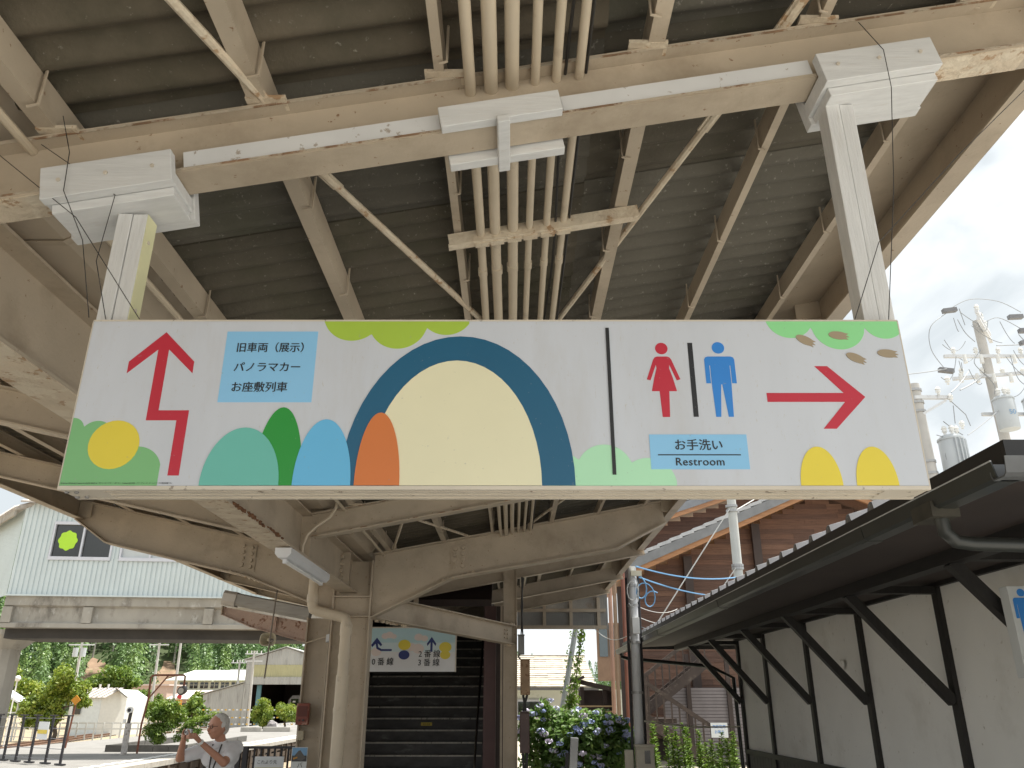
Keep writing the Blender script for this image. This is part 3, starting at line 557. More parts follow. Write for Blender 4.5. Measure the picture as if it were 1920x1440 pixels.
q2([(-1.64, 2.25), (-1.79, 2.25), (-1.85, 2.28), (-1.865, 2.345), (-1.91, 2.30), (-1.925, 2.33), (-1.85, 2.425), (-1.775, 2.335), (-1.79, 2.31), (-1.835, 2.35), (-1.825, 2.30), (-1.78, 2.275), (-1.64, 2.275)], navy, 3, 'arrow_print')
c2([(-1.47, 2.33, .085)], yel, 3, 'round_spot_print'); c2([(-1.47, 2.20, .075)], navy, 4, 'round_spot_print'); c2([(-.91, 2.30, .085), (-.91, 2.20, .07)], yel, 3, 'round_spot_print'); c2([(-1.88, 2.25, .04)], yel, 2, 'round_spot_print')
for tx, x, z in (('0 番 線', -1.905, 2.075), ('2 番 線', -1.275, 2.175), ('3 番 線', -1.28, 2.065)):
    vs, fs = text(tx, .105); MB().add([(x + p.x * .93, 11.4755, z + p.y) for p in vs], fs).add([(x + p.x * .93 + .003, 11.4752, z + p.y + .002) for p in vs], fs).build('lettering', PR['black'], p2, fix=False)
# ================================================================== ground
paving = mat('pale_platform_paving', (.43, .415, .38), .9, .14, 1.2, spots=((.33, .32, .30), .35, 6, .15), bump=(.3, 40))  # pale paving, its colour raised to bounce light up under the canopy
ball = mat('track_ballast_ground', (.33, .265, .18), .95, .25, 3, spots=((.19, .15, .10), .45, 9, .1), spots2=((.24, .27, .10), .34, 1.2, .1), bump=(.6, 12))
yard = mat('pale_yard_ground', (.40, .36, .29), .95, .12, .4, spots=((.27, .28, .14), .35, .7, .15))
g_ = MB().add([(-900, -500, -.9), (900, -500, -.9), (900, 1200, -.9), (-900, 1200, -.9)], [(0, 1, 2, 3)]).build('ground', ball, None, fix=False); struct(g_)
pf = struct(MB().bx(-5.6, 60, -40, 17.6, -.9, 0).build('platform', paving, None)); struct(MB().bx(-1.2, 60, 17.6, 80, -.9, -.02).build('pavement', yard, None))
of = struct(MB().bx(-19, -10.3, -20, 95, -.9, 0).build('island_platform', mat('old_asphalt', (.215, .205, .19), .9, .14, 1.2, spots=((.15, .145, .135), .35, 3, .15)), None))
conc = mat('platform_edge_concrete', (.42, .40, .36), .9, .15, 3, spots=((.25, .23, .2), .35, 7, .1))
for k in range(52):
    y = 14 + 1.5 * k; MB().bx(-10.7, -10.18, y, y + 1.485, -.12, .022).build('edge_slab', conc, of)
for k in range(60):
    MB().bx(-11.35, -11.08, 20 + .62 * k, 20 + .62 * k + .36, .0005, .008).build('white_edge_mark', mat('road_white', (.72, .72, .69), .8, .1, 6), of)
timb = mat('old_timber', (.075, .055, .04), .9, .3, 4, stretch=(1, 1, .3), spots=((.16, .13, .10), .3, 5, .1))
for k in range(26):
    y = 18 + .9 * k; MB().bx(-10.29, -10.15, y, y + .16, -.9, -.13).build('retaining_post', timb, of)
for z in (-.35, -.62, -.84): MB().bx(-10.28, -10.21, 14, 60, z, z + .2).build('retaining_board', timb, of)
# railway lines in the yard beyond the island platform
steel = mat('rusty_rail', (.17, .095, .06), .6, .2, 3); slp = mat('sleeper', (.14, .115, .09), .9, .2, 2)
def track(p0, p1, label):
    t = thing('railway_track', label, 'railway track', p0, 'railway tracks in the yard'); p0, p1 = V(p0), V(p1); d = (p1 - p0).normalized(); s = d.cross(V((0, 0, 1)))
    for k in (-.535, .535): MB().prof(p0 + s * k, p1 + s * k, [(-.06, .0), (.06, .0), (.02, .03), (.02, .10), (.036, .11), (.036, .15), (-.036, .15), (-.036, .11), (-.02, .10), (-.02, .03)]).build('rail', steel, t)
    m_ = MB(); n = int((p1 - p0).length / .66)
    for i in range(n): m_.bar(p0 + d * (.66 * i + .2) - s * 1.0 - V((0, 0, .05)), p0 + d * (.66 * i + .2) + s * 1.0 - V((0, 0, .05)), .2, .12)
    stuff(m_.build('sleepers', slp, t))
track((-28.2, 46, -.85), (-40, 105, -.85), 'rusty railway track curving past the white shed'); track((-24.2, 46, -.85), (-33, 105, -.85), 'rusty railway track running towards the train shed')
track((-7.95, -20, -.85), (-7.95, 100, -.85), 'railway track between the two platforms')

# ================================================================== half-timbered toilet building on the right
tb_ = thing('toilet_building', 'white plaster building with black timber posts, braces and deep dark eaves', 'building', (4.1, 9.5, 0))
plas = mat('white_plaster', (.82, .81, .775), .85, .05, .9, spots=((.62, .60, .55), .38, 1.3, .3), spots2=((.55, .52, .46), .17, 14, .05), bump=(.1, 30)); blk = mat('black_timber', (.017, .015, .014), .55, .3, 5, stretch=(6, 6, .6)); blkh = mat('black_timber_beam', (.018, .016, .015), .55, .3, 5, stretch=(6, .6, 6))
sof = mat('dark_soffit', (.040, .028, .024), .7, .2, 2)
PY = [3.95, 5.80, 7.70, 9.55, 11.38, 13.30, 14.85]
for y0, y1 in zip(PY[:-1], PY[1:]): MB().bx(4.0, 4.10, y0 + .001, y1 - .001, .86, 2.64).build('plaster_panel', plas, tb_)
MB().bx(4.0, 8.0, 14.86, 14.96, 0, 2.64).build('plaster_panel', plas, tb_); MB().bx(4.0, 8.0, 3.84, 3.94, 0, 2.64).build('plaster_panel', plas, tb_)
for y in PY:
    MB().bx(3.955, 4.045, y - .050, y + .050, 0, 2.64).build('timber_post', blk, tb_)
    MB().bar((3.95, y, 1.60), (3.14, y, 2.535), .085, .085, (0, 1, 0)).build('timber_brace', blk, tb_)
    if y > 4: MB().bx(3.18, 3.952, y - .05, y + .05, 2.545, 2.61).build('tie_piece', blk, tb_)
MB().bx(3.952, 4.05, 3.84, 14.96, 2.605, 2.74).build('wall_plate', blkh, tb_); MB().bx(3.10, 3.23, 3.6, 16.1, 2.52, 2.625).build('eaves_purlin', blkh, tb_); MB().bx(3.95, 4.06, 3.86, 14.9, .80, .87).build('sill_rail', blkh, tb_)
brd = mat('dark_wainscot', (.045, .042, .042), .6, .3, 3, stretch=(5, 5, .5))
for k in range(70):
    y = 3.95 + .155 * k; MB().bx(3.985, 4.01 + .006 * (k % 2), y + .004, y + .151, 0, .80).build('wainscot_board', brd, tb_)
MB().poly([(2.16, 3.40, 2.575), (2.16, 16.25, 2.575), (8.0, 16.25, 2.80), (8.0, 3.40, 2.80)], (0, 0, .012)).build('soffit', sof, tb_)
blm = mat('black_fascia', (.022, .020, .019), .4, .2, 3)
MB().bx(2.145, 2.175, 3.37, 16.28, 2.552, 2.668).build('eaves_fascia', blm, tb_); MB().bx(2.145, 8, 3.34, 3.369, 2.552, 2.668).build('eaves_fascia', blm, tb_); MB().bx(2.176, 8, 16.25, 16.28, 2.552, 2.668).build('eaves_fascia', blm, tb_)
# eaves gutter: half-square trough with a highlight painted along its lip
gm = mat('black_gutter_plastic', (.028, .030, .027), .32, .25, 3); lipm = mat('gutter_lip_highlight', (.55, .56, .56), .4, .15, 9)
gpf = [(-.062, .08), (-.05, .012), (-.03, 0), (.05, 0), (.062, .02), (.062, .075), (.056, .075), (.056, .022), (.046, .006), (-.028, .006), (-.044, .016), (-.056, .08)]
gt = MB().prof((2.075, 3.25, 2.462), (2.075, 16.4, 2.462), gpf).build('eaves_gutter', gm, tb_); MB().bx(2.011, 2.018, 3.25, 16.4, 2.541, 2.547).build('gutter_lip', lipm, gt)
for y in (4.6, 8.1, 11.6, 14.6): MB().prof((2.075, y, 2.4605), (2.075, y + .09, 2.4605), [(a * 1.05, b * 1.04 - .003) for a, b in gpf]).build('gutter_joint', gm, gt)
g2 = MB().prof((8.0, 3.22, 2.462), (2.02, 3.22, 2.462), gpf).build('eaves_gutter', mat('gutter_grey_lit_tone', (.13, .135, .14), .35, .2, 4), tb_)  # end run in a lighter grey, its stronger light put into the colour
MB().bx(2.008, 2.142, 3.78, 3.98, 2.425, 2.50).build('gutter_hopper', mat('mossy_hopper', (.05, .045, .033), .7, .3, 12), tb_)
MB().tube([(2.08, 3.84, 2.43), (2.085, 3.84, 2.36), (2.13, 3.84, 2.315), (2.2, 3.84, 2.305), (3.85, 3.80, 2.25), (3.93, 3.80, 2.2), (3.93, 3.80, 0)], .034, 12).build('gutter_downpipe', gm, tb_, smooth=True)
MB().tube([(2.08, 16.05, 2.46), (2.09, 16.05, 2.40), (2.2, 16.0, 2.37), (3.55, 15.2, 2.20), (3.9, 15.0, 2.0), (3.93, 15.0, 0)], .034, 12).build('gutter_downpipe', gm, tb_, smooth=True)
# tiled roof: underlay slope plus eaves tiles, each with a raised roll
MB().poly([(2.18, 3.36, 2.630), (2.18, 16.27, 2.630), (7.0, 13.5, 4.05), (7.0, 6.5, 4.05)], (0, 0, .02)).build('roof_underlay', mat('roof_underlay', (.10, .10, .105), .7, .2, 2), tb_)
tile = mat('grey_roof_tile', (.19, .19, .20), .45, .15, 6, spots=((.42, .40, .36), .3, 9, .1)); tl0 = None
for row in range(4):
    for k in range(36):
        y = 3.42 + .352 * k; x = 2.20 + .30 * row; z = 2.646 + .293 * .30 * row + .012
        if y < 4.5 + .3 * row * 1.5 or y > 15.9 - .3 * row * 2.4: continue
        if tl0 is None:
            T0 = (x, y, z)
            pf_ = [(-.176, 0), (-.176, .020), (-.075, .024), (-.048, .075), (-.022, .088), (.012, .084), (.034, .03), (.07, .022), (.176, .018), (.176, 0)]
            m_ = MB(); d = V((.34, 0, .0996)); vs = [V((0, -a, b)) for a, b in pf_]; n = len(vs)
            m_.add([v + V(T0) for v in vs] + [v + d + V(T0) for v in vs], [tuple(range(n))[::-1], tuple(range(n, 2 * n))] + [(i, (i + 1) % n, n + (i + 1) % n, n + i) for i in range(n)])
            tl0 = m_.build('roof_tile', tile, tb_)
        else: share(tl0, 'roof_tile', tb_, (x - T0[0], y - T0[1], z - T0[2]))
MB().tube([(3.96, 10.15, 2.02), (3.93, 10.15, 2.02)], [.06, .05], 14).build('vent_cap', plas, tb_)
ps = thing('restroom_sign', 'white projecting box sign with a blue man pictogram on the plaster wall', 'sign', (3.7, 5.65, 1.75))
MB().bx(3.385, 3.95, 5.60, 5.70, 1.75, 2.34).build('sign_box', mat('sign_box_white', (.58, .60, .60), .4, .04), ps, bevel=.003)
cx = 3.47; MB().poly([(cx + .026 * cos(2 * pi * i / 20), 5.597, 2.296 + .026 * sin(2 * pi * i / 20)) for i in range(20)], (0, .004, 0)).build('pictogram_head', PR['blue'], ps)
hb = [(.050, .0), (.058, -.004), (.064, -.014), (.064, -.135), (.044, -.135), (.044, -.045), (.040, -.045), (.040, -.13), (.036, -.29), (.012, -.29), (.003, -.135)]
MB().poly([(cx + a, 5.597, 2.262 + b) for a, b in hb] + [(cx - a, 5.597, 2.262 + b) for a, b in hb[::-1]], (0, .004, 0)).build('pictogram_body', PR['blue'], ps)

# ================================================================== brown timber building with tiled gables
wb = thing('timber_building', 'brown weatherboarded building with two stepped tiled gables and orange barge boards', 'building', (9.5, 26, 0))
bw = [mat('brown_board_%d' % i, c, .75, .25, 3, stretch=(.5, 4, 9), spots=((.05, .024, .015), .30, 14, .06)) for i, c in enumerate(((.145, .077, .052), (.112, .061, .044), (.17, .094, .064)))]
dkp = mat('dark_brown_post', (.045, .03, .026), .6, .2, 3); org = mat('orange_barge_timber', (.36, .18, .085), .6, .2, 3, stretch=(.6, 4, 4)); gry = mat('grey_metal_verge', (.20, .205, .215), .4, .15, 3); tilew = mat('pale_verge_tile', (.45, .46, .48), .45, .15, 5)
def roofl(x, x0, z0, xp, s): return z0 + s * (min(x, 2 * xp - x) - x0)
def gable(yb, yw, x0, z0, xp, s, x1, zlow, tag_):
    zp = z0 + s * (xp - x0); xr = x1
    k = 0; z = zlow; pitch = .165
    while z < zp - .15:
        zt = z + pitch; xl = max(x0 + .85, x0 + (zt - z0) / s); xrr = min(xr, 2 * xp - xl)
        if xrr - xl > .3:
            cuts = sorted([xl, xrr] + [xl + (xrr - xl) * R.uniform(.2, .8) for _ in range(1)])
            for a, b in zip(cuts[:-1], cuts[1:]):
                m_ = MB().prof((a + .003, yw + .1, z), (b - .003, yw + .1, z), [(0, 0), (.030, 0), (.012, pitch + .012), (0, pitch + .012)]); m_.build('weatherboard', bw[R.randrange(3)], wb)
        z += pitch; k += 1
    for sx in (1, -1):
        X = (lambda x: x) if sx == 1 else (lambda x: 2 * xp - x)
        A, B = V((X(x0), yb, z0)), V((X(xp), yb, zp))
        MB().bar(A, B, .10, .16).build('barge_board', org, wb)
        MB().bar(A + V((0, -.03, .22)), B + V((0, -.03, .22)), .16, .27).build('metal_verge', gry, wb)
        L_ = (B - A).length; n = int(L_ / .40); u = (B - A) / n
        for i in range(n):
            c = A + u * i + V((0, .05, .42)); MB().bar(c + V((0, 0, .03)), c + u * 1.02 + V((0, 0, -.005)), .34, .10).build('verge_tile', tilew, wb)
        MB().poly([A + V((0, .06, .06)), B + V((0, .06, .06)), B + V((0, yw - yb + 6, .06)), A + V((0, yw - yb + 6, .06))], (0, 0, .06)).build('roof_soffit', org if sx == 1 else bw[0], wb)
        MB().poly([A + V((0, .06, .32)), B + V((0, .06, .32)), B + V((0, yw - yb + 6, .32)), A + V((0, yw - yb + 6, .32))], (0, 0, .06)).build('roof_slope', tilew, wb)
gable(25.0, 26.0, 2.7, 4.90, 10.1, .423, 13.5, .6, 0); gable(29.2, 30.0, 3.2, 7.08, 11.5, .33, 14.5, 4.5, 1)
MB().bx(3.6, 16, 26.16, 26.4, 0, 5.2).build('inner_wall', dkp, wb)
for x, z1 in ((5.62, 5.95), (7.9, 7.0), (3.45, 5.0), (11.8, 7.1)): MB().bx(x - .13, x + .13, 25.86, 26.0, 0, z1).build('wall_post', dkp, wb)
MB().bx(5.0, 5.32, 25.88, 25.99, 3.48, 3.92).build('meter_cabinet', mat('cabinet_white', (.6, .6, .58), .5, .05), wb)
MB().bx(2.62, 3.36, 25.9, 25.98, 2.2, 3.9).build('side_window_frame', mat('tan_window_timber', (.30, .19, .125), .6, .1), wb)
for k in range(2): MB().bx(2.69 + .31 * k, 2.95 + .31 * k, 25.86, 25.899, 2.9, 3.83).build('side_window_pane', mat('sky_glass', (.10, .13, .14), .08, .05, spec=.9), wb)
# outside stairs of the timber building
es = thing('outside_stairs', 'weathered brown outside staircase with slim balusters climbing the timber building', 'stairs', (4.2, 22, 0))
stb = mat('stair_brown', (.055, .039, .033), .7, .25, 4, spots=((.11, .09, .075), .35, 8, .1))
def flight(a, b, zoff, n, y):
    a, b = V(a), V(b); MB().bar(a, b, .07, .10).build('handrail', stb, es); MB().bar(a - V((0, -.02, zoff)), b - V((0, -.02, zoff)), .06, .26).build('stringer', stb, es); MB().bar(a + V((0, .9, -zoff)), b + V((0, .9, -zoff)), .06, .26).build('stringer', stb, es)
    for i in range(n):
        p = a.lerp(b, (i + .5) / n); MB().bx(p.x - .018, p.x + .018, p.y - .018, p.y + .018, p.z - zoff, p.z - .03).build('baluster', stb, es); MB().bx(p.x - .14, p.x + .14, p.y, p.y + .9, p.z - zoff - .02, p.z - zoff + .02).build('tread', stb, es)
flight((3.40, 22, 2.10), (5.70, 22, .60), .88, 12, 22); flight((3.40, 23.2, 2.12), (5.4, 23.2, 3.55), .88, 10, 23.2)
MB().bx(3.30, 3.46, 21.93, 22.07, -.02, 2.25).build('newel_post', stb, es); MB().bx(3.2, 4.2, 22.1, 24.2, 1.10, 1.22).build('landing', stb, es); MB().bx(3.3, 3.42, 24.0, 24.12, -.02, 2.2).build('newel_post', stb, es)
sw_ = thing('slatted_wall', 'mauve grey slatted lower wall behind the outside staircase', 'wall', (5.2, 24.6, 0))
mg = mat('mauve_siding', (.21, .19, .20), .65, .12, 3)
for k in range(22): MB().bx(4.35, 7.2, 24.55 - .012 * (k % 1), 24.62, .06 + .088 * k, .06 + .088 * k + .076).build('slat', mg, sw_)
MB().bx(4.35, 7.2, 24.621, 24.7, -.02, 2.0).build('backing', dkp, sw_)
for x in (5.05, 6.2): MB().bx(x - .06, x + .06, 24.46, 24.545, -.02, 2.9).build('wall_stud', dkp, sw_)
nb = thing('notice_board', 'small white notice with blue writing on the outside staircase', 'notice', (5.15, 21.9, .85)); MB().bx(5.0, 5.42, 21.88, 21.9, .78, 1.12).build('notice_panel', mat('notice_white', (.62, .66, .70), .5, .05), nb)
for k, tx in enumerate(('無断駐車', 'お断り')):
    vs, fs = text(tx, .085, 0, 'CENTER'); MB().add([(5.21 + p.x, 21.876, 1.0 - .12 * k + p.y) for p in vs], fs).build('notice_lettering', PR['blue'], nb, fix=False)

# ================================================================== poles, cables
galv = mat('galvanised_pole', (.66, .67, .685), .45, .08, 2, stretch=(1, 1, .4), spots=((.42, .42, .43), .3, 6, .15)); cpole = mat('concrete_pole', (.50, .485, .46), .85, .12, 2); blkp = mat('black_cable_guard', (.028, .027, .03), .45, .1); insul = mat('white_porcelain', (.74, .74, .72), .25, .03); xf = mat('transformer_grey', (.50, .53, .55), .4, .04, 2, spots=((.40, .42, .44), .3, 3, .2)); clampm = mat('clamp_steel', (.42, .42, .42), .4, .1, metallic=.5)
up = thing('utility_pole', 'slim galvanised cable pole flanked by black cable guards near the eaves', 'utility pole', (1.90, 13.0, 0))
MB().tube([(1.88, 13.0, 0), (1.92, 13.0, 3.62)], [.075, .066], 14).build('pole_shaft', galv, up, smooth=True)
for dx in (-.100, .100): MB().tube([(1.88 + dx, 13.05, 0), (1.92 + dx * .95, 13.05, 3.45)], .022, 8).build('cable_guard', blkp, up, smooth=True)
for z in (1.72, 2.45, 3.0, 3.3): MB().tube([(1.90, 13.0, z), (1.90, 13.0, z + .035)], .088, 14).build('pole_band', clampm, up)
MB().bx(1.86, 1.975, 12.87, 12.925, 2.58, 2.83).build('service_box', insul, up, bevel=.008); MB().bx(1.88, 2.05, 12.86, 12.92, 3.46, 3.54).build('cable_clamp_block', mat('pale_clamp', (.6, .57, .45), .5, .05), up)
mbx = thing('meter_box', 'beige electric meter box with a dark window at the foot of the cable pole', 'box', (1.92, 12.8, 0)); beg = mat('beige_enamel', (.52, .48, .40), .5, .06, 4)
MB().bx(1.80, 2.06, 12.72, 12.85, 0, 1.0).build('box_body', beg, mbx, bevel=.008); MB().bx(1.785, 2.075, 12.70, 12.86, 1.0, 1.03).build('box_lid', beg, mbx); MB().bx(1.915, 1.995, 12.712, 12.7195, .78, .95).build('meter_window', mat('dark_window', (.02, .02, .022), .15, .05), mbx)
tag(MB().bx(1.66, 1.78, 12.9, 13.0, 0, .95).build('side_cabinet', beg, None, bevel=.008), 'narrow beige cabinet standing left of the electric meter box', 'cabinet')
p3 = thing('utility_pole', 'tall pale steel pole with guy wires in front of the timber gable', 'utility pole', (4.72, 17, 0)); MB().tube([(4.70, 17, 0), (4.76, 17, 8.4)], [.105, .09], 14).build('pole_shaft', mat('pale_pole', (.58, .59, .56), .6, .1, 2), p3, smooth=True)
for z in (5.40, 5.50, 4.18, 4.24): MB().tube([(4.73, 17, z), (4.73, 17, z + .05)], .125, 14).build('pole_band', clampm, p3)
def cat(a, b, sag, n=14): a, b = V(a), V(b); return [a.lerp(b, i / n) - V((0, 0, sag * 4 * (i / n) * (1 - i / n))) for i in range(n + 1)]
pale = mat('pale_strand', (.62, .62, .60), .5, .05); bluec = mat('blue_cable', (.16, .37, .62), .45, .05); greyc = mat('grey_cable', (.30, .31, .32), .5, .05)
def wire(a, b, sag, r, m_, lb, grp=None): return tag(MB().tube(cat(a, b, sag), r, 5).build('overhead_wire', m_, None, smooth=True), lb, 'wire', grp)
wire((4.66, 16.9, 5.45), (2.60, 17.0, 2.60), 0, .012, pale, 'pale guy wire slanting down from the upper band of the steel pole'); wire((4.82, 17.1, 5.45), (8.2, 20, 7.6), .02, .012, pale, 'pale guy wire rising right from the steel pole band'); wire((4.66, 16.9, 4.2), (3.75, 16.9, 3.05), 0, .011, pale, 'short pale guy wire from the lower band of the steel pole')
wire((1.98, 12.95, 3.62), (5.1, 16.9, 4.1), .16, .013, bluec, 'upper blue cable sagging from the cable pole to the steel pole'); wire((2.02, 12.95, 3.45), (4.70, 16.85, 3.62), .10, .013, bluec, 'lower blue cable sagging from the cable pole to the steel pole')
lp = [(1.98 + .11 * sin(t) + .02 * t, 12.92, 3.33 + .15 * cos(t) - .02 * t) for t in [i * .45 for i in range(30)]]
tag(MB().tube(lp, .010, 6).build('cable_coil', bluec, None, smooth=True), 'coil of blue cable hanging at the top of the cable pole', 'cable')
lp = [(1.90 + .09 * sin(t), 12.90, 3.30 + .17 * cos(t) - .015 * t) for t in [i * .45 for i in range(24)]]
tag(MB().tube(lp, .008, 6).build('cable_coil', pale, None, smooth=True), 'coil of white cable hanging at the top of the cable pole', 'cable')
for k, (a, b, sg, m_, lb) in enumerate((((1.95, 13, 3.02), (4.0, 20, 3.7), .10, pale, 'first pale twisted wire running right from the cable pole below the coils'), ((1.95, 13, 2.86), (3.6, 18, 3.22), .08, pale, 'lower pale twisted wire running right from the cable pole'), ((1.95, 13, 2.72), (4.4, 19, 3.02), .10, greyc, 'grey wire running right from the service box on the cable pole'), ((1.98, 13, 2.45), (4.8, 19.4, 3.6), .05, pale, 'straight pale wire rising right across the timber wall'), ((1.85, 13, 2.60), (1.55, 15.7, 2.9), .15, pale, 'slack pale wire looping left from the cable pole to the canopy end'))): wire(a, b, sg, .006, m_, lb)
tag(MB().tube(cat((1.98, 12.95, 1.34), (3.92, 14.9, 1.22), .04), .012, 6).build('rope', mat('rope_white', (.66, .63, .52), .8, .1), None, smooth=True), 'white rope tied to the cable pole and strung to the plaster building', 'rope')
# red-brown drain pipes at the corner of the timber building
rbp = mat('redbrown_pipe', (.25, .10, .07), .5, .12, 3)
for x, y, m_, lb in ((2.62, 19.5, rbp, 'red-brown drainpipe at the corner of the timber building'), (2.30, 19.5, mat('pink_pipe', (.46, .27, .2), .5, .1), 'pinkish drainpipe beside the red-brown drainpipe'), (2.42, 19.6, mat('tan_post', (.38, .27, .19), .7, .1), 'thin tan upright beside the pinkish drainpipe')): tag(MB().tube([(x, y, 0), (x + .03, y, 4.6)], .05, 10).build('drainpipe', m_, None, smooth=True), lb, 'pipe')
tag(MB().bx(2.66, 2.86, 19.6, 19.8, -.02, 4.6).build('timber_post', dkp, None), 'square dark brown post behind the cable pole', 'post')
# two distribution poles against the sky
def crossarm(t, c, L_, ang, m_=galv): d = V((cos(ang), sin(ang), 0)); return MB().bar(V(c) - d * L_ / 2, V(c) + d * L_ / 2, .075, .075).build('crossarm', m_, t)
def insulator(t, c, h=.16): c = V(c); MB().tube([c, c + V((0, 0, h * .3)), c + V((0, 0, h * .35)), c + V((0, 0, h * .65)), c + V((0, 0, h * .7)), c + V((0, 0, h))], [.03, .03, .055, .045, .06, .03], 8).build('insulator', insul, t, smooth=True)
def jumper(t, pts, r=.009): MB().tube(pts, r, 5).build('jumper_wire', greyc, t, smooth=True)
def transformer(t, c, r, h, fins=False):
    c = V(c); b = MB().tube([c, c + V((0, 0, .03)), c + V((0, 0, h * .93)), c + V((0, 0, h))], [r * .94, r, r, r * .82], 20).build('transformer_tank', xf, t, smooth=True); MB().tube([c + V((0, 0, h * .90)), c + V((0, 0, h * .94))], r * 1.06, 20).build('tank_rim', xf, b)
    if fins:
        for k in range(6): a = radians(-100 + 18 * k); p = c + V((cos(a) * r, sin(a) * r, h * .5)); MB().box(p, (.10, .02, h * .78), ROT('Z', math.degrees(a))).build('cooling_fin', xf, b)
    for k in range(3): a = radians(-150 + 55 * k); insulator(t, c + V((cos(a) * r * .6, sin(a) * r * .6, h)), .2)
pa = thing('utility_pole', 'crowded distribution pole carrying two grey cylindrical transformers above the eaves', 'utility pole', (11.6, 18, 0))
MB().tube([(11.62, 18, 0), (11.62, 18, 10.45)], [.155, .105], 16).build('pole_shaft', cpole, pa, smooth=True)
transformer(pa, (11.50, 17.55, 7.45), .225, .80); transformer(pa, (12.30, 17.7, 7.5), .225, .80)
vs, fs = text('50', .20); MB().add([(11.43 + p.x * .8, 17.318, 7.76 + p.y * .8) for p in vs], fs).build('transformer_number', mat('stencil_blue', (.16, .33, .55), .6, .1), pa, fix=False)
for z, L_, an in ((9.45, 2.3, 0), (10.35, 1.7, .9), (10.15, 1.7, .9), (8.95, 1.9, -.25), (7.95, 1.1, 0)): crossarm(pa, (11.7, 17.9, z), L_, an)
for k in range(4): z = 9.5; insulator(pa, (10.8 + .55 * k, 17.9, 9.49), .2); insulator(pa, (10.95 + .5 * k, 18.0, 8.99), .2)
for k in range(3): insulator(pa, (11.3 + .35 * k, 17.4 + .45 * k, 10.39), .22)
sw2 = mat('dark_switch', (.20, .20, .21), .5, .1)
for c in ((10.35, 17.6, 8.95), (12.5, 17.6, 10.0), (12.45, 17.6, 9.7), (12.4, 17.7, 10.42), (10.75, 17.6, 10.55)): MB().box(c, (.34, .12, .10), ROT('Y', R.uniform(-25, 25))).build('cutout_switch', sw2, pa)
for pts in ([(10.35, 17.6, 8.95), (10.1, 17.6, 9.5), (10.2, 17.6, 10.1), (10.7, 17.6, 10.5)], [(10.7, 17.6, 10.55), (11.3, 17.6, 10.85), (12.0, 17.6, 10.8), (12.5, 17.6, 10.5)], [(11.0, 17.6, 10.5), (11.4, 17.6, 10.2), (11.9, 17.6, 10.35), (12.4, 17.6, 10.05)], [(11.2, 17.6, 8.9), (11.35, 17.5, 8.55), (11.3, 17.5, 8.3)], [(12.1, 17.6, 8.9), (12.3, 17.5, 8.5), (12.2, 17.5, 8.45), (12.35, 17.6, 8.5)], [(12.3, 17.6, 9.9), (12.6, 17.6, 9.3), (12.5, 17.6, 8.9)], [(11.9, 17.5, 9.3), (11.95, 17.5, 8.7), (12.2, 17.5, 8.45)], [(10.9, 17.6, 10.3), (10.95, 17.5, 9.9), (11.2, 17.6, 9.7)], [(11.3, 17.6, 9.5), (11.0, 17.5, 9.1), (11.3, 17.5, 8.7)], [(11.0, 17.6, 10.6), (11.05, 17.6, 10.15)]):
    P_ = [V(p) for p in pts]; sm_ = []
    for i in range(len(P_) - 1):
        a, b, c, d = P_[max(i - 1, 0)], P_[i], P_[i + 1], P_[min(i + 2, len(P_) - 1)]
        for j in range(6):
            t = j / 6; sm_.append(.5 * ((2 * b) + (c - a) * t + (2 * a - 5 * b + 4 * c - d) * t * t + (3 * b - a - 3 * c + d) * t ** 3))
    jumper(pa, sm_ + [P_[-1]])
for k in range(16):
    a = V((R.uniform(10.5, 12.6), R.uniform(17.4, 18), R.uniform(8.6, 10.5))); b = a + V((R.uniform(-.7, .7), 0, R.uniform(-.6, .5))); jumper(pa, cat(a, b, R.uniform(.08, .3), 9), .008)
for k in range(10):
    a = V((10.75 + .2 * k, 17.75, 8.93 + .5 * (k % 2))); MB().tube([a, a - V((0, 0, .22))], [.035, .05], 7).build('insulator', insul, pa)
pb = thing('utility_pole', 'shorter weathered pole with a finned grey transformer just beyond the sign end', 'utility pole', (8.63, 16, 0)); MB().tube([(8.63, 16, 0), (8.63, 16, 7.95)], [.16, .12], 14).build('pole_shaft', cpole, pb, smooth=True)
transformer(pb, (9.12, 15.9, 5.75), .24, 1.0, True); crossarm(pb, (8.95, 15.9, 7.62), .8, 0); MB().bar((8.66, 15.9, 7.25), (9.2, 15.9, 7.55), .05, .05).build('arm_strut', galv, pb)
for z in (7.78, 7.5, 7.3, 6.2, 5.95): MB().tube([(8.63, 16, z), (8.63, 16, z + .05)], .15, 12).build('pole_band', clampm, pb)
for x, z in ((9.05, 7.66), (9.28, 7.5), (9.3, 7.9), (9.4, 6.9)): insulator(pb, (x, 15.85, z), .18)
for pts in ([(9.25, 15.8, 7.5), (9.5, 15.8, 7.2), (9.55, 15.8, 6.95)], [(9.0, 15.8, 7.05), (9.2, 15.8, 6.85), (9.35, 15.8, 6.75)], [(9.28, 15.8, 7.4), (9.24, 15.8, 7.0)], [(8.8, 15.8, 6.75), (9.1, 15.8, 6.65), (9.15, 15.8, 6.9)], [(8.95, 15.8, 6.6), (8.9, 15.8, 6.3), (8.95, 15.8, 5.9)]): jumper(pb, pts)
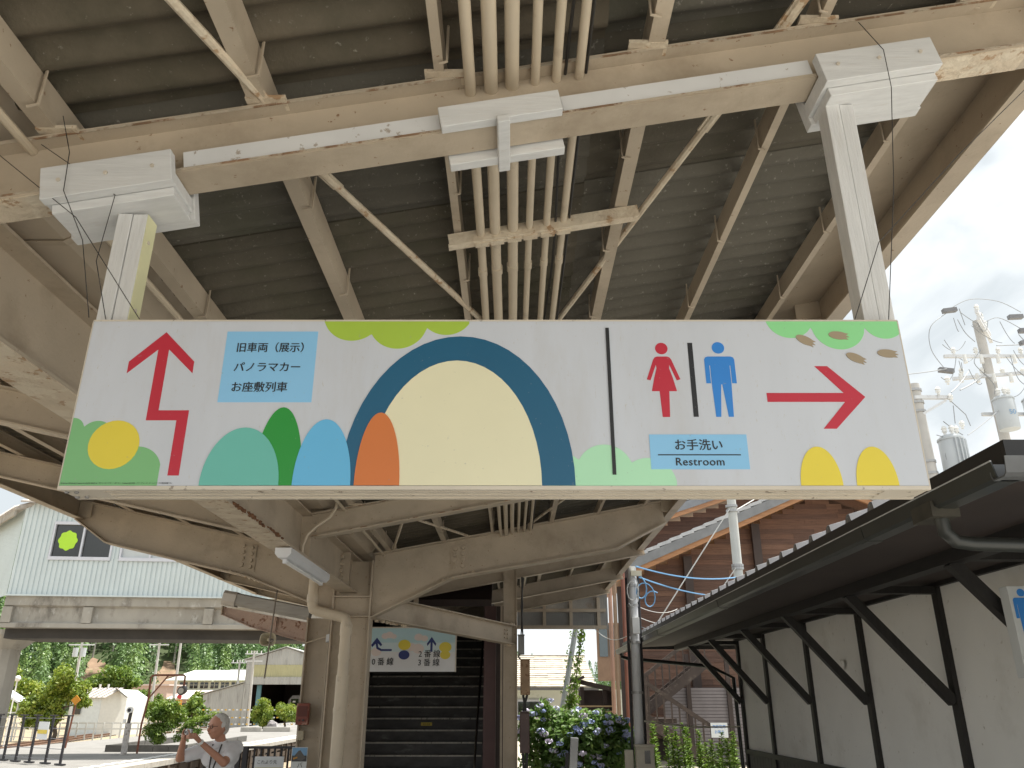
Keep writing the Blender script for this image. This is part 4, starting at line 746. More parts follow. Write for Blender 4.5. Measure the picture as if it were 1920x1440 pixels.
wire((8.0, 15.6, 8.0), (10.4, 17.6, 9.0), .02, .012, greyc, 'grey overhead wire reaching the distribution pole from behind the sign'); wire((9.3, 15.8, 7.7), (11.0, 17.8, 9.0), .03, .012, greyc, 'grey overhead wire between the two transformer poles, upper'); wire((9.5, 15.8, 7.75), (11.4, 17.8, 8.95), .03, .016, greyc, 'thick grey overhead wire between the two transformer poles'); wire((9.45, 15.8, 6.75), (11.3, 17.5, 7.9), .02, .010, greyc, 'thin grey wire joining the two transformers'); wire((11.7, 17.6, 9.6), (22, 24, 13.5), .2, .014, greyc, 'grey overhead wire leaving the distribution pole to the right')
# ================================================================== foliage helpers
def leaves(mb, c, rad, n, size, shell=.55, up=.3):
    c = V(c)
    for _ in range(n):
        d = V((R.gauss(0, 1), R.gauss(0, 1), R.gauss(0, 1))).normalized(); k = shell + (1 - shell) * R.random()
        p = c + V((d.x * rad[0], d.y * rad[1], d.z * rad[2])) * k
        nrm = (d * .8 + V((R.uniform(-1, 1), R.uniform(-1, 1), R.uniform(-1, 1) + up))).normalized(); a = nrm.orthogonal().normalized(); a = (Matrix.Rotation(R.uniform(0, 6.28), 3, nrm) @ a); b = nrm.cross(a); s = size * R.uniform(.6, 1.35)
        i = len(mb.v); mb.v += [tuple(p - a * s), tuple(p + b * s * .5 + nrm * s * .12), tuple(p + a * s), tuple(p - b * s * .5 + nrm * s * .12)]; mb.f.append((i, i + 1, i + 2, i + 3))
def limb(mb, a, b, r0, r1, wob=.08, n=5):
    a, b = V(a), V(b); L_ = (b - a).length
    pts = [a.lerp(b, i / n) + (V((R.uniform(-1, 1), R.uniform(-1, 1), R.uniform(-.4, .4))) * wob * L_ if 0 < i < n else V((0, 0, 0))) for i in range(n + 1)]
    mb.tube(pts, [r0 + (r1 - r0) * i / n for i in range(n + 1)], 7)
bark = mat('bark', (.10, .075, .055), .9, .3, 6)
LG = leafmat('sunlit_leaf', (.062, .125, .018), (.155, .25, .036), (.29, .37, .055), 2.2, .42)
LY = leafmat('yellow_green_leaf', (.09, .15, .016), (.22, .30, .032), (.38, .39, .06), 2.0, .42)
LD = leafmat('hydrangea_leaf', (.075, .15, .036), (.16, .28, .065), (.30, .40, .10), 5, .45)
LH = leafmat('cedar_foliage', (.075, .14, .06), (.14, .235, .08), (.25, .35, .10), .13, .35)
LV = leafmat('vine_leaf', (.07, .14, .015), (.16, .27, .03), (.28, .38, .05), 6)
def tree(name, label, base, h, crown, lm, n, size, cat='tree', group=None, trunk=.12):
    t = thing(name, label, cat, base, group); b = V(base); tr = MB(); cm = MB()
    limb(tr, b, b + V((0, 0, h * .55)), trunk, trunk * .55)
    for (dx, dy, dz, rx, ry, rz) in crown:
        c = b + V((dx, dy, dz)); limb(tr, b + V((0, 0, h * R.uniform(.22, .5))), c, trunk * .45, trunk * .12)
        w_ = rx * ry + rx * rz + ry * rz
        for _ in range(7):          # clumps around the lobe, with gaps between
            d = V((R.gauss(0, 1), R.gauss(0, 1), R.gauss(0, 1))).normalized(); leaves(cm, c + V((d.x * rx, d.y * ry, d.z * rz)) * .55, (rx * .52, ry * .52, rz * .52), int(n * w_ / 7), size, .35)
    tr.build('trunk', bark, t); cm.build('crown', lm, t, fix=False); return t

# ================================================================== footbridge on the left
fb = thing('footbridge', 'station footbridge clad in pale ribbed sheet above a stained concrete girder', 'footbridge', (-10, 27.5, 0))
clad = mat('pale_blue_ribbed_sheet', (.60, .67, .68), .5, .04, 1.5); cstain = mat('stained_concrete', (.37, .345, .30), .9, .15, 1.2, stretch=(1, 1, .5), spots=((.15, .135, .115), .40, 1.6, .18), spots2=((.46, .44, .40), .3, 4, .1), bump=(.2, 12))
B0, B1 = V((-16.6, 27.0, 0)), V((-1.0, 28.75, 0)); bd = (B1 - B0).normalized(); bn = V((bd.y, -bd.x, 0))
if bn.y > 0: bn = -bn
def onb(s, out, z): p = B0 + bd * s + bn * out; return (p.x, p.y, z)
LB = (B1 - B0).length
WIN = [(1.05, 3.05), (3.32, 5.32), (5.6, 7.6), (9.0, 11.0), (12, 14)]; WZ0, WZ1 = 6.10, 7.28
# ribs of the sheet: raised bars on a flat web, left open where the windows are
def ribs(s0, s1, z0, z1, mb, p0, d, nrm):
    s = s0
    while s < s1 - .001:
        e = min(s + .16, s1); a = p0 + d * s; b = p0 + d * (s + (e - s) * .62); c = p0 + d * e
        pts = [a + nrm * .028, b + nrm * .028, b, c]
        for q, r_ in zip(pts[:-1], pts[1:]): mb.add([(q.x, q.y, z0), (r_.x, r_.y, z0), (r_.x, r_.y, z1), (q.x, q.y, z1)], [(0, 1, 2, 3)])
        q = c + nrm * .028; mb.add([(c.x, c.y, z0), (q.x, q.y, z0), (q.x, q.y, z1), (c.x, c.y, z1)], [(0, 1, 2, 3)]); s = e
cm = MB(); ribs(0, LB, 4.88, WZ0, cm, B0, bd, bn); ribs(0, LB, WZ1, 7.95, cm, B0, bd, bn); e = 0.
for a, b in WIN: ribs(e, a, WZ0, WZ1, cm, B0, bd, bn); e = b
ribs(e, LB, WZ0, WZ1, cm, B0, bd, bn)
bk = V((-19.6, 30.2, 0)); rd = (bk - B0).normalized(); rn = V((rd.y, -rd.x, 0)); rn = rn if rn.x < 0 else -rn; rn = rn if rn.y < 0 else -rn
ribs(0, 4.2, 4.88, 7.75, cm, B0, rd, rn); cm.build('ribbed_cladding', clad, fb, fix=False)
alu = mat('aluminium_window', (.62, .63, .68), .35, .05, metallic=.2); glas = mat('dark_glass', (.018, .020, .018), .06, .1, spec=.8); glasl = mat('light_glass', (.55, .58, .58), .1, .05)
for i, (a, b) in enumerate(WIN):
    f_ = MB()
    for s0, s1, z0, z1 in ((a, b, WZ0 - .06, WZ0 + .05), (a, b, WZ1 - .05, WZ1 + .05), (a, a + .06, WZ0 + .0501, WZ1 - .0501), (b - .06, b, WZ0 + .0501, WZ1 - .0501), ((a + b) / 2 - .03, (a + b) / 2 + .03, WZ0 + .0501, WZ1 - .0501)):
        f_.bar(onb(s0, .03, (z0 + z1) / 2), onb(s1, .03, (z0 + z1) / 2), .12, z1 - z0)
    wf = f_.build('window_frame', alu, fb)
    for s0, s1 in ((a + .06, (a + b) / 2 - .03), ((a + b) / 2 + .03, b - .06)): MB().bar(onb(s0, -.01, (WZ0 + WZ1) / 2), onb(s1, -.01, (WZ0 + WZ1) / 2), .01, WZ1 - WZ0 - .1).build('window_pane', glas if i != 1 else glasl, wf)
# plain lime badge behind the first pane
c = V(onb(1.55, .008, 6.70)); m_ = [c + bd * (.30 + .018 * cos(8 * t)) * cos(t) * 1.0 + V((0, 0, (.30 + .018 * cos(8 * t)) * sin(t) * 1.08)) for t in [2 * pi * i / 64 for i in range(64)]]
MB().poly(m_, bn * -.006).build('window_sticker', flat('lime_badge', (.46, .78, .04)), fb)
# concrete girder with stiffening ribs, ledge and soffit
MB().prof(B0 + V((0, 0, 3.86)), B1 + V((0, 0, 3.86)), [(-.05, 0), (2.6, 0), (2.6, .05), (2.4, 1.0), (.12, 1.0), (.12, .70), (.02, .66), (.0, .2), (-.05, .12)][::1] if bn.y > 0 else [(.08, 0), (-2.6, 0), (-2.6, 1.0), (.05, 1.0), (.05, .70), (-.07, .64), (-.07, .2), (.08, .13)]).build('concrete_girder', cstain, fb)
for s in (.0, 2.5, 6.35, 10.2, 14): MB().bar(onb(s, .015, 4.26), onb(s + .30, .015, 4.26), .16, .50).build('girder_rib', cstain, fb)
MB().bar(onb(-.05, .10, 4.875), onb(LB, .10, 4.875), .10, .05).build('cladding_ledge', clad, fb)
MB().prof(B0 + V((0, 0, 3.55)), B1 + V((0, 0, 3.55)), [(-.4, 0), (-2.2, 0), (-2.2, .31), (-.4, .31)]).build('under_beam', mat('dark_girder', (.055, .05, .045), .8, .2, 2), fb)
rt = mat('pale_roof_sheet', (.50, .46, .42), .8, .15, 3, spots=((.30, .26, .22), .35, 5, .1))
m_ = MB(); n = 30
for i in range(n):
    a = B0 + rd * (4.4 * i / n) + rn * .35; b = B0 + rd * (4.4 * (i + 1) / n) + rn * .35; m_.tube([a + V((0, 0, 7.72)), a + V((.9, .6, 8.15))], .085, 6)
m_.build('corrugated_roof', rt, fb)
MB().bar(B0 + rn * .3 + V((0, 0, 7.58)), B0 + rd * 4.4 + rn * .3 + V((0, 0, 7.58)), .06, .22).build('eaves_board', cstain, fb)
MB().prof(B0 - bd * .1 + V((0, 0, 7.96)), B1 + V((0, 0, 7.96)), [(.3, -.05), (-1.4, .5), (-1.4, .56), (.3, .02)] if bn.y < 0 else [(-.3, -.05), (1.4, .5), (1.4, .56), (-.3, .02)]).build('roof_slope', rt, fb)
# pier with a flared head
pc = V((-17.2, 28.6, 0)); m_ = MB()
for z0, z1, a0, a1 in ((-.9, 3.25, .42, .42), (3.25, 3.70, .42, .92), (3.70, 3.86, .92, .95)):
    n = 12; r0 = [(pc.x + a0 * 1.15 * cos(2 * pi * i / n + .26), pc.y + a0 * sin(2 * pi * i / n + .26), z0) for i in range(n)]; r1 = [(pc.x + a1 * 1.15 * cos(2 * pi * i / n + .26), pc.y + a1 * sin(2 * pi * i / n + .26), z1) for i in range(n)]
    m_.add(r0 + r1, [(i, (i + 1) % n, n + (i + 1) % n, n + i) for i in range(n)] + [tuple(range(n))[::-1], tuple(range(n, 2 * n))])
m_.build('pier', cstain, fb)

# ================================================================== island platform things
bf = thing('black_fence', 'black steel mesh fence with a white and yellow notice on the island platform', 'fence', (-13.7, 25, 0)); bk_ = mat('black_steel', (.022, .020, .024), .5, .1); wirem = mat('grey_mesh_wire', (.22, .22, .24), .5, .1)
F = [V((-15.65, 26.5, 0)), V((-15.0, 26.0, 0)), V((-14.35, 25.5, 0)), V((-13.7, 25.05, 0)), V((-13.0, 24.6, 0)), V((-12.3, 24.05, 0))]
for p in F:
    q = MB().box(p + V((0, 0, .63)), (.055, .055, 1.26)).build('fence_post', bk_, bf); MB().bar(p + V((-.16, .1, 1.255)), p + V((.16, -.1, 1.255)), .05, .035).build('post_cap', bk_, q); MB().bar(p + V((-.18, .12, .03)), p + V((.18, -.12, .03)), .09, .04).build('post_foot', bk_, q)
for a, b in zip(F[:-1], F[1:]):
    m_ = MB()
    for k in range(13): p = a.lerp(b, (k + .5) / 13); m_.bar(p + V((0, 0, .12)), p + V((0, 0, 1.2)), .014, .014)
    for k in range(5): z = .14 + .26 * k; m_.bar(a + V((0, 0, z)), b + V((0, 0, z)), .012, .014)
    stuff(m_.build('fence_mesh', wirem, bf))
nt_ = thing('warning_notice', 'white notice with a yellow band hung on the black fence', 'notice', (-13.3, 24.7, .8)); MB().box((-13.25, 24.62, .86), (.62, .02, .46), ROT('Z', -38)).build('notice_panel', mat('notice_paper', (.66, .68, .70), .5, .04), nt_); MB().box((-13.258, 24.606, .83), (.56, .02, .10), ROT('Z', -38)).build('notice_band', mat('notice_yellow', (.66, .50, .06), .5, .1), nt_)
sp = thing('signal_post', 'short old signal post with a small round lamp on the island platform', 'post', (-12.8, 29, 0)); wpt = mat('weathered_white_post', (.46, .43, .40), .8, .2, 6, spots=((.2, .17, .14), .4, 8, .1))
MB().tube([(-12.8, 29, 0), (-12.8, 29, .95)], .10, 10).build('post_shaft', wpt, sp); MB().tube([(-12.8, 29, .95), (-12.78, 29, 1.30)], .06, 8).build('post_neck', mat('dull_dark', (.07, .06, .055), .7, .2), sp)
MB().tube([(-12.78, 28.95, 1.36), (-12.78, 28.85, 1.36)], .10, 14).build('lamp_ring', insul, sp); MB().tube([(-12.78, 28.848, 1.36), (-12.78, 28.84, 1.36)], .06, 12).build('lamp_lens', bk_, sp); MB().bx(-12.95, -12.86, 28.9, 28.93, .98, 1.08).build('number_plate', insul, sp)
gl = thing('gooseneck_lamp', 'rusty gooseneck pipe frame holding a dark round lamp over the shrubs', 'lamp', (-12.55, 29.6, 0)); rp = mat('rusty_pipe', (.20, .075, .045), .8, .3, 5)
MB().tube([(-12.62, 29.6, 0), (-12.62, 29.6, .9), (-12.52, 29.6, 1.7), (-12.55, 29.6, 2.38), (-12.50, 29.6, 2.46), (-12.40, 29.6, 2.48), (-11.42, 29.6, 2.48), (-11.36, 29.6, 2.44), (-11.36, 29.6, 2.1)], .035, 8).build('gooseneck_pipe', rp, gl, smooth=True); MB().bar((-12.52, 29.6, 1.72), (-11.95, 29.6, 2.46), .04, .04).build('pipe_brace', rp, gl)
MB().tube([(-11.36, 29.75, 2.0), (-11.36, 29.62, 2.0), (-11.36, 29.45, 1.97), (-11.36, 29.40, 1.97)], [.08, .14, .15, .135], 14).build('lamp_head', mat('lamp_dark', (.055, .05, .045), .5, .2), gl, smooth=True); MB().tube([(-11.36, 29.398, 1.97), (-11.36, 29.39, 1.97)], .095, 14).build('lamp_glass', mat('lamp_lens_grey', (.4, .38, .33), .2, .1), gl)
kerb = mat('dark_kerb', (.10, .095, .085), .9, .2, 3)
pl_ = thing('planter_kerb', 'dark kerb round the shrub bed on the island platform', 'kerb', (-12.6, 31.8, 0))
for a, b in (((-14.1, 30.6), (-11.4, 30.6)), ((-11.4, 30.6), (-11.9, 39)), ((-14.1, 30.6), (-14.6, 39))):
    n = 5
    for k in range(n): p, q = V((*a, .11)).lerp(V((*b, .11)), k / n), V((*a, .11)).lerp(V((*b, .11)), (k + .97) / n); MB().bar(p, q, .16, .22).build('kerb_stone', kerb, pl_)
tree('leafy_shrub', 'tall bright green shrub inside the dark kerb', (-12.75, 31.6, 0), 1.6, [(-.25, 0, .95, .62, .55, .62), (.30, .1, 1.05, .58, .5, .6), (-.30, .1, 1.35, .42, .4, .42), (.2, 0, 1.4, .42, .4, .4), (.05, -.1, .55, .55, .45, .4)], LG, 1900, .05, 'shrub', None, .05)
tree('young_pine', 'young pine with spreading boughs beside the leafy shrub', (-11.95, 31.9, 0), 1.4, [(0, 0, .75, .5, .4, .3), (.45, .1, .95, .5, .3, .2), (.85, .15, 1.15, .45, .25, .18), (-.1, 0, .4, .35, .3, .25), (.35, 0, .6, .35, .3, .2)], LG, 1900, .042, 'shrub', None, .05)
ow = thing('warning_marker', 'small orange diamond marker on a rusty stake beyond the black fence', 'marker', (-16.8, 33, 0)); MB().tube([(-16.8, 33, 0), (-16.7, 33, 1.75)], .035, 6).build('stake', rp, ow); MB().box((-16.7, 32.94, 1.68), (.26, .02, .26), ROT('Y', 45)).build('diamond_plate', mat('orange_plate', (.68, .29, .02), .5, .06), ow)
tree('clipped_bush', 'round yellow green clipped bush on the planter, left of its twin', (-15.0, 52.2, .12), 1.6, [(0, 0, .80, .85, .75, .80), (0, 0, 1.15, .72, .65, .62)], LY, 1500, .055, 'bush', None, .07); tree('clipped_bush', 'round yellow green clipped bush beside the column, right of its twin', (-13.75, 52.6, .12), 1.6, [(0, 0, .80, .80, .75, .78), (0, 0, 1.1, .68, .62, .6)], LY, 1500, .055, 'bush', None, .07)
for (x0, x1, lb) in ((-15.9, -14.7, 'low stone kerb under the left clipped bush'), (-14.6, -13.0, 'low stone kerb under the right clipped bush')): tag(MB().bx(x0, x1, 51.0, 51.2, 0, .26).build('planter_kerb', conc, None, bevel=.02), lb, 'kerb')
tag(MB().ball((-14.25, 51.7, .25), .34, 9, 6, (1, .8, 1.1), .25).build('rock', mat('rock_grey', (.28, .26, .26), .9, .3, 6), None), 'grey pointed rock between the two clipped bushes', 'rock')
yb = thing('barrier_fence', 'yellow and black striped crossing barrier fence behind the clipped bushes', 'fence', (-18, 60, -.5)); yw = mat('barrier_yellow', (.62, .36, .03), .6, .15, 6)
for k in range(15): x = -21.4 + .5 * k; MB().bar((x, 60, .2), (x, 60, 1.18), .05, .05).build('fence_post', yw, yb); MB().bar((x, 60, -.9), (x, 60, .199), .05, .05).build('fence_post_foot', bk_, yb)
for z in (1.12, .62, .2):
    for k in range(28): x = -21.5 + .26 * k; MB().bx(x, x + .13, 59.95, 60.0, z - .04, z + .04).build('rail_stripe', yw if k % 2 == 0 else insul, yb)
pfn = thing('white_fence', 'low white picket railing in front of the white shed', 'fence', (-29, 62, -.9)); wpn = mat('white_rail', (.62, .63, .62), .6, .06)
for k in range(24): x = -36 + .62 * k; MB().bx(x, x + .09, 62, 62.05, -.9, .25).build('picket', wpn, pfn)
for z in (-.2, .18): MB().bx(-36.1, -21.2, 62.052, 62.1, z, z + .09).build('fence_rail', wpn, pfn)
# brown-black fence on our own platform beside the man
kf = thing('platform_end_fence', 'dark timber and wire fence with a notice at the platform end', 'fence', (-3.0, 11.0, 0))
for x in (-3.42, -3.33): MB().bx(x - .03, x + .03, 10.97, 11.03, 0, 1.09).build('fence_post', bk_, kf)
for z in (1.06, .74, .4): MB().bx(-3.30, -2.56, 10.99, 11.02, z, z + .03).build('fence_rail', bk_, kf)
for k in range(9): x = -3.24 + .085 * k; MB().bx(x, x + .022, 11.021, 11.04, .05, 1.06).build('fence_bar', bk_, kf)
kn = thing('fence_notice', 'white notice with a yellow strip tied to the platform end fence', 'notice', (-3.0, 10.95, .6)); MB().bx(-3.19, -2.83, 10.94, 10.955, .55, .975).build('notice_panel', mat('notice_paper', (.66, .68, .70)), kn); MB().bx(-3.175, -2.845, 10.932, 10.9395, .78, .85).build('notice_band', mat('notice_yellow', (.66, .5, .06)), kn)
vs, fs = text('これより先', .05); MB().add([(-3.16 + p.x, 10.936, .895 + p.y) for p in vs], fs).build('notice_lettering', PR['black'], kn, fix=False); vs, fs = text('関係者以外立入禁止', .036); MB().add([(-3.17 + p.x * .98, 10.929, .80 + p.y) for p in vs], fs).build('notice_lettering', PR['black'], kn, fix=False)

# ================================================================== town and hill beyond the tracks
sh = thing('white_shed', 'small white hut with a ribbed gable roof beside the tracks', 'shed', (-33.5, 71, -.9)); shw = mat('shed_white', (.66, .70, .71), .6, .05)
MB().poly([(-35.9, 70.2, -.9), (-33.4, 70, -.9), (-33.4, 70, 1.95), (-35.9, 70.2, 2.0)], (0, 4, 0)).build('shed_wall', shw, sh); MB().poly([(-33.39, 70, -.9), (-31.9, 71.2, -.9), (-31.9, 71.2, 2.0), (-32.65, 70.6, 2.60), (-33.39, 70, 1.95)], (.01, 4, 0)).build('shed_wall', mat('shed_white_sunlit_tone', (.70, .70, .66), .6, .04), sh)  # sun-warmed right wall, bluish shaded left wall: the light is in their colours
for k in range(8): a = V((-36.1 + .42 * k, 69.7 - .0 * k, 1.95)); MB().bar(a, a + V((.75, 1.4, .75)), .40, .06).build('roof_panel', rt, sh)
MB().bar((-31.75, 70.9, 1.98), (-32.6, 70.4, 2.68), .5, .07).build('roof_edge', mat('shed_eaves', (.2, .19, .18), .7, .1), sh)
MB().bx(-35.6, -35.0, 69.98, 70.1, .7, 1.5).build('shed_window', glas, sh)
for x in (-34.2, -33.5): MB().tube([(x, 71, 2.5), (x, 71, 3.0)], [.05, .09], 8).build('roof_vent', insul, sh)
tree('bushy_tree', 'dense bushy tree standing in front of the white hut', (-31.5, 60, -.9), 4.6, [(0, 0, 3.9, 1.3, 1.1, 1.2), (-.9, 0, 3.0, 1.3, 1.1, 1.0), (.9, 0, 3.2, 1.2, 1, .9), (-1.9, 0, 2.1, 1.0, 1, .9), (.2, 0, 2.2, 1.4, 1.1, 1), (-.9, -.2, 1.5, 1.3, 1, .8), (-2.2, 0, 1.3, .7, .7, .6), (1.6, 0, 2.5, .7, .6, .4)], LY, 420, .12, trunk=.16)
tree('round_tree', 'broad round crowned tree behind the white hut roof', (-44.5, 95, -.9), 6, [(0, 0, 5.0, 2.4, 1.8, 1.5), (-1.6, 0, 4.3, 1.6, 1.5, 1.1), (1.7, 0, 4.3, 1.6, 1.5, 1.1), (0, 0, 3.4, 2.2, 1.5, 1.2), (-3.0, 0, 3.4, 1.5, 1.3, 1), (3.2, 0, 3.2, 1.5, 1.3, 1)], LG, 200, .19, trunk=.25)
for i, (x, y, h, lb) in enumerate(((-54, 92, 6.5, 'green tree beside the footbridge pier'), (-38.0, 92, 3.2, 'low green tree right of the round crowned tree'), (-50, 84, 3.6, 'drooping green tree behind the bushy tree'), (-28, 76, 3.0, 'small green tree left of the concrete train shed'), (-35, 96, 3.6, 'green tree in front of the pink house'))):
    tree('green_tree', lb, (x, y, -.9), h, [(0, 0, h * .82, h * .26, h * .24, h * .24), (-h * .25, 0, h * .6, h * .28, h * .24, h * .22), (h * .25, 0, h * .58, h * .28, h * .24, h * .22), (0, 0, h * .45, h * .36, h * .28, h * .25)], LG if i % 2 else LY, 190, .18, trunk=.2)
ls = thing('globe_lamp', 'white globe street lamp beside the footbridge pier', 'street lamp', (-29, 50, -.9)); MB().tube([(-29, 50, -.9), (-29, 50, 2.75)], .04, 6).build('lamp_post', insul, ls); MB().ball((-29, 50, 2.9), .17, 12, 8).build('lamp_globe', insul, ls, smooth=True)
gw = thing('garden_shelter', 'white gabled shelter with slim posts behind the bushy tree', 'shelter', (-35, 60.5, -.9)); MB().bar((-36.2, 60, 2.75), (-34.0, 60, 1.6), 1.5, .12).build('shelter_roof', shw, gw)
for x in (-35.6, -35.2, -34.4): MB().bx(x - .05, x + .05, 60, 60.1, -.9, 1.7).build('shelter_post', wpn, gw)
MB().bx(-36, -34.1, 59.9, 59.95, .9, .98).build('shelter_rail', wpn, gw)
# school
sc_ = thing('school_building', 'long cream two storey building with rows of windows below the forest', 'building', (-58, 162, -.9)); crm = mat('pale_cream_wall', (.62, .63, .52), .8, .05)
MB().bx(-63.5, -49, 161, 170, -.9, 5.3).build('wall', crm, sc_); MB().poly([(-64.8, 159.5, 5.35), (-49, 159.5, 5.35), (-49, 166, 7.3), (-62, 166, 7.3)], (0, 0, .15)).build('roof', mat('school_roof', (.64, .66, .58), .7, .05), sc_); MB().bx(-63.5, -49, 160.4, 161, 3.3, 3.75).build('balcony_band', crm, sc_)
for r_ in range(2):
    for k in range(7):
        x = -62.6 + 1.95 * k; q = MB().bx(x, x + 1.45, 160.9, 160.99, 4.05 - 2.1 * r_, 5.1 - 2.1 * r_).build('window', glas, sc_); MB().bx(x + .68, x + .77, 160.86, 160.899, 4.05 - 2.1 * r_, 5.1 - 2.1 * r_).build('mullion', crm, q); MB().bx(x, x + 1.45, 160.86, 160.898, 4.62 - 2.1 * r_, 4.68 - 2.1 * r_).build('transom', crm, q)
ph = thing('pink_house', 'low pinkish house with a pale roof left of the train shed', 'house', (-41, 112, -.9)); MB().bx(-44, -37.6, 111, 118, -.9, 1.9).build('wall', mat('pink_wall', (.50, .38, .33), .8, .06), ph); MB().poly([(-44.5, 110.3, 1.92), (-37.2, 110.3, 1.92), (-37.8, 115, 3.0), (-43.8, 115, 3.0)], (0, 0, .12)).build('roof', mat('pinkish_roof', (.60, .50, .47), .8, .06), ph)
for x in (-42.6, -40.3, -38.6): MB().bx(x, x + .9, 110.95, 110.99, .7, 1.5).build('window', glas, ph)
h3 = thing('far_house', 'pink walled house with a flat pale roof in front of the school', 'house', (-66, 150, -.9)); MB().bx(-70, -60, 149, 156, -.9, 4.3).build('wall', mat('pink_wall', (.5, .38, .33)), h3); MB().bx(-70.4, -59.6, 148.6, 156.4, 4.3, 4.55).build('roof', mat('pinkish_roof', (.6, .5, .47)), h3); MB().bx(-64, -62.8, 148.93, 148.99, 2, 3.2).build('window', glas, h3)
# train shed
ts = thing('train_shed', 'big grey corrugated train shed with an open dark doorway and lean-to side', 'building', (-25, 93, -.9)); shc = mat('shed_fibre_sheet', (.40, .40, .385), .85, .10, .8, stretch=(2.5, 1, .35), spots=((.25, .24, .23), .4, 1.2, .15)); olv = mat('yellowed_panel', (.42, .40, .235), .7, .08, 1)
def corr(x0, x1, zb, ztop, y, name, m_, p=.36):
    mb = MB(); x = x0
    while x < x1 - .01:
        e = min(x + p, x1); mb.poly([(x, y, zb), (x + (e - x) * .55, y - .05, zb), (x + (e - x) * .55, y - .05, ztop(x + (e - x) * .55)), (x, y, ztop(x))], (0, .04, 0)); mb.poly([(x + (e - x) * .55, y - .05, zb), (e, y, zb), (e, y, ztop(e)), (x + (e - x) * .55, y - .05, ztop(x + (e - x) * .55))], (0, .04, 0)); x = e
    return mb.build(name, m_, ts)
zt = lambda x: 7.02 - .30 * abs(x + 24.1)
corr(-28.2, -20.0, 5.32, zt, 90, 'gable_sheet', shc); corr(-28.2, -27.4, 3.36, lambda x: 5.31, 90, 'side_sheet', shc); corr(-27.38, -20.9, 4.10, lambda x: 5.31, 90, 'yellowed_sheet', olv); corr(-27.38, -20.9, 3.35, lambda x: 4.09, 89.85, 'canopy_sheet', shc)
corr(-28.2, -27.6, -.9, lambda x: 3.35, 90, 'door_jamb_sheet', shc); corr(-20.9, -20.0, -.9, lambda x: 5.31, 90, 'side_sheet', shc); corr(-32.4, -28.21, -.9, lambda x: 2.35 + (x + 32.4) * .27, 90.1, 'lean_to_sheet', shc)
for a, b in (((-28.5, 89.8, 5.76), (-24.1, 89.8, 7.08)), ((-24.1, 89.8, 7.08), (-19.7, 89.8, 5.76))): MB().poly([V(a), V(b), V(b) + V((0, 18, 0)), V(a) + V((0, 18, 0))], (0, 0, .10)).build('roof_slope', shc, ts)
MB().poly([(-32.6, 89.9, 2.36), (-28.2, 89.9, 3.55), (-28.2, 106, 3.55), (-32.6, 106, 2.36)], (0, 0, .08)).build('lean_to_roof', shc, ts); MB().bx(-23.2, -21.6, 95, 98, 6.6, 7.5).build('roof_vent_base', shc, ts); MB().bx(-23.6, -21.2, 94.6, 98.4, 7.5, 7.85).build('roof_vent_cap', shw, ts)
MB().bx(-28.2, -28.1, 90.2, 106, -.9, 5.6).build('inner_wall', encl, ts); MB().bx(-20.1, -20.0, 90.2, 106, -.9, 5.6).build('inner_wall', encl, ts); MB().bx(-28.2, -20, 105.9, 106, -.9, 6.8).build('inner_wall', encl, ts)
MB().bx(-26.95, -26.5, 90.4, 90.7, -.9, 3.3).build('door_leaf', mat('teal_door', (.10, .22, .26), .6, .1), ts)
tn = thing('train', 'railcar parked inside the dark train shed showing its front windows', 'train', (-22.6, 94, -.9)); tnm = mat('train_body', (.22, .21, .22), .4, .1); MB().prof((-22.9, 93.5, -.4), (-22.9, 105, -.4), [(-1.4, 0), (1.4, 0), (1.4, 2.2), (1.0, 2.7), (-1.0, 2.7), (-1.4, 2.2)]).build('train_body', tnm, tn)
for x in (-24.0, -22.7): MB().bx(x, x + .8, 93.44, 93.49, 1.25, 1.95).build('cab_window', glas, tn); MB().bx(x + .2, x + .5, 93.40, 93.44, 1.6, 1.75).build('headlight', insul, tn)
MB().bx(-23.2, -22.75, 93.45, 93.49, -.2, 1.7).build('cab_door', mat('train_door', (.12, .10, .09), .5, .1), tn)
# poles in the distance
def dpole(x, y, z1, lb, tr=False, arm=.9):
    t = thing('utility_pole', lb, 'utility pole', (x, y, -.9)); MB().tube([(x + .15, y, -.9), (x, y, z1)], [.16, .10], 8).build('pole_shaft', cpole, t, smooth=True)
    for k in range(2): MB().bx(x - arm, x + arm, y - .05, y + .05, z1 - .35 - .7 * k, z1 - .25 - .7 * k).build('crossarm', galv, t)
    for k in (-.8, -.3, .3, .8): MB().tube([(x + arm * k, y, z1 - .25), (x + arm * k, y, z1)], .06, 6).build('insulator', insul, t)
    if tr:
        for s in (-.3, .45): MB().tube([(x + s, y - .3, z1 - 2.1), (x + s, y - .3, z1 - 1.3)], .25, 10).build('transformer_tank', xf, t)
dpole(-41, 80, 7.7, 'far utility pole with transformers in front of the bare slope', True, 1.2); dpole(-33.6, 80, 7.7, 'far utility pole rising behind the gooseneck lamp'); dpole(-31.2, 79, 8.6, 'far leaning pole with a round lamp beside the gooseneck lamp', False, .3); dpole(-26.3, 86, 6.5, 'far utility pole left of the train shed gable'); dpole(-29.6, 92, 5.9, 'far utility pole in front of the cream school building')
rs = thing('crossing_sign', 'orange crossing warning sign on a pole among the shrubs', 'sign', (-23.2, 60, -.9)); MB().tube([(-23.2, 60, -.9), (-23.2, 60, 2.0)], .05, 6).build('sign_post', insul, rs); MB().bx(-23.42, -22.98, 59.92, 59.95, 1.15, 1.75).build('sign_plate', mat('orange_plate', (.68, .29, .02)), rs); MB().tube([(-23.2, 59.93, 1.95), (-23.2, 59.9, 1.95)], .17, 12).build('round_plate', mat('plate_red', (.5, .04, .04), .5, .05), rs)
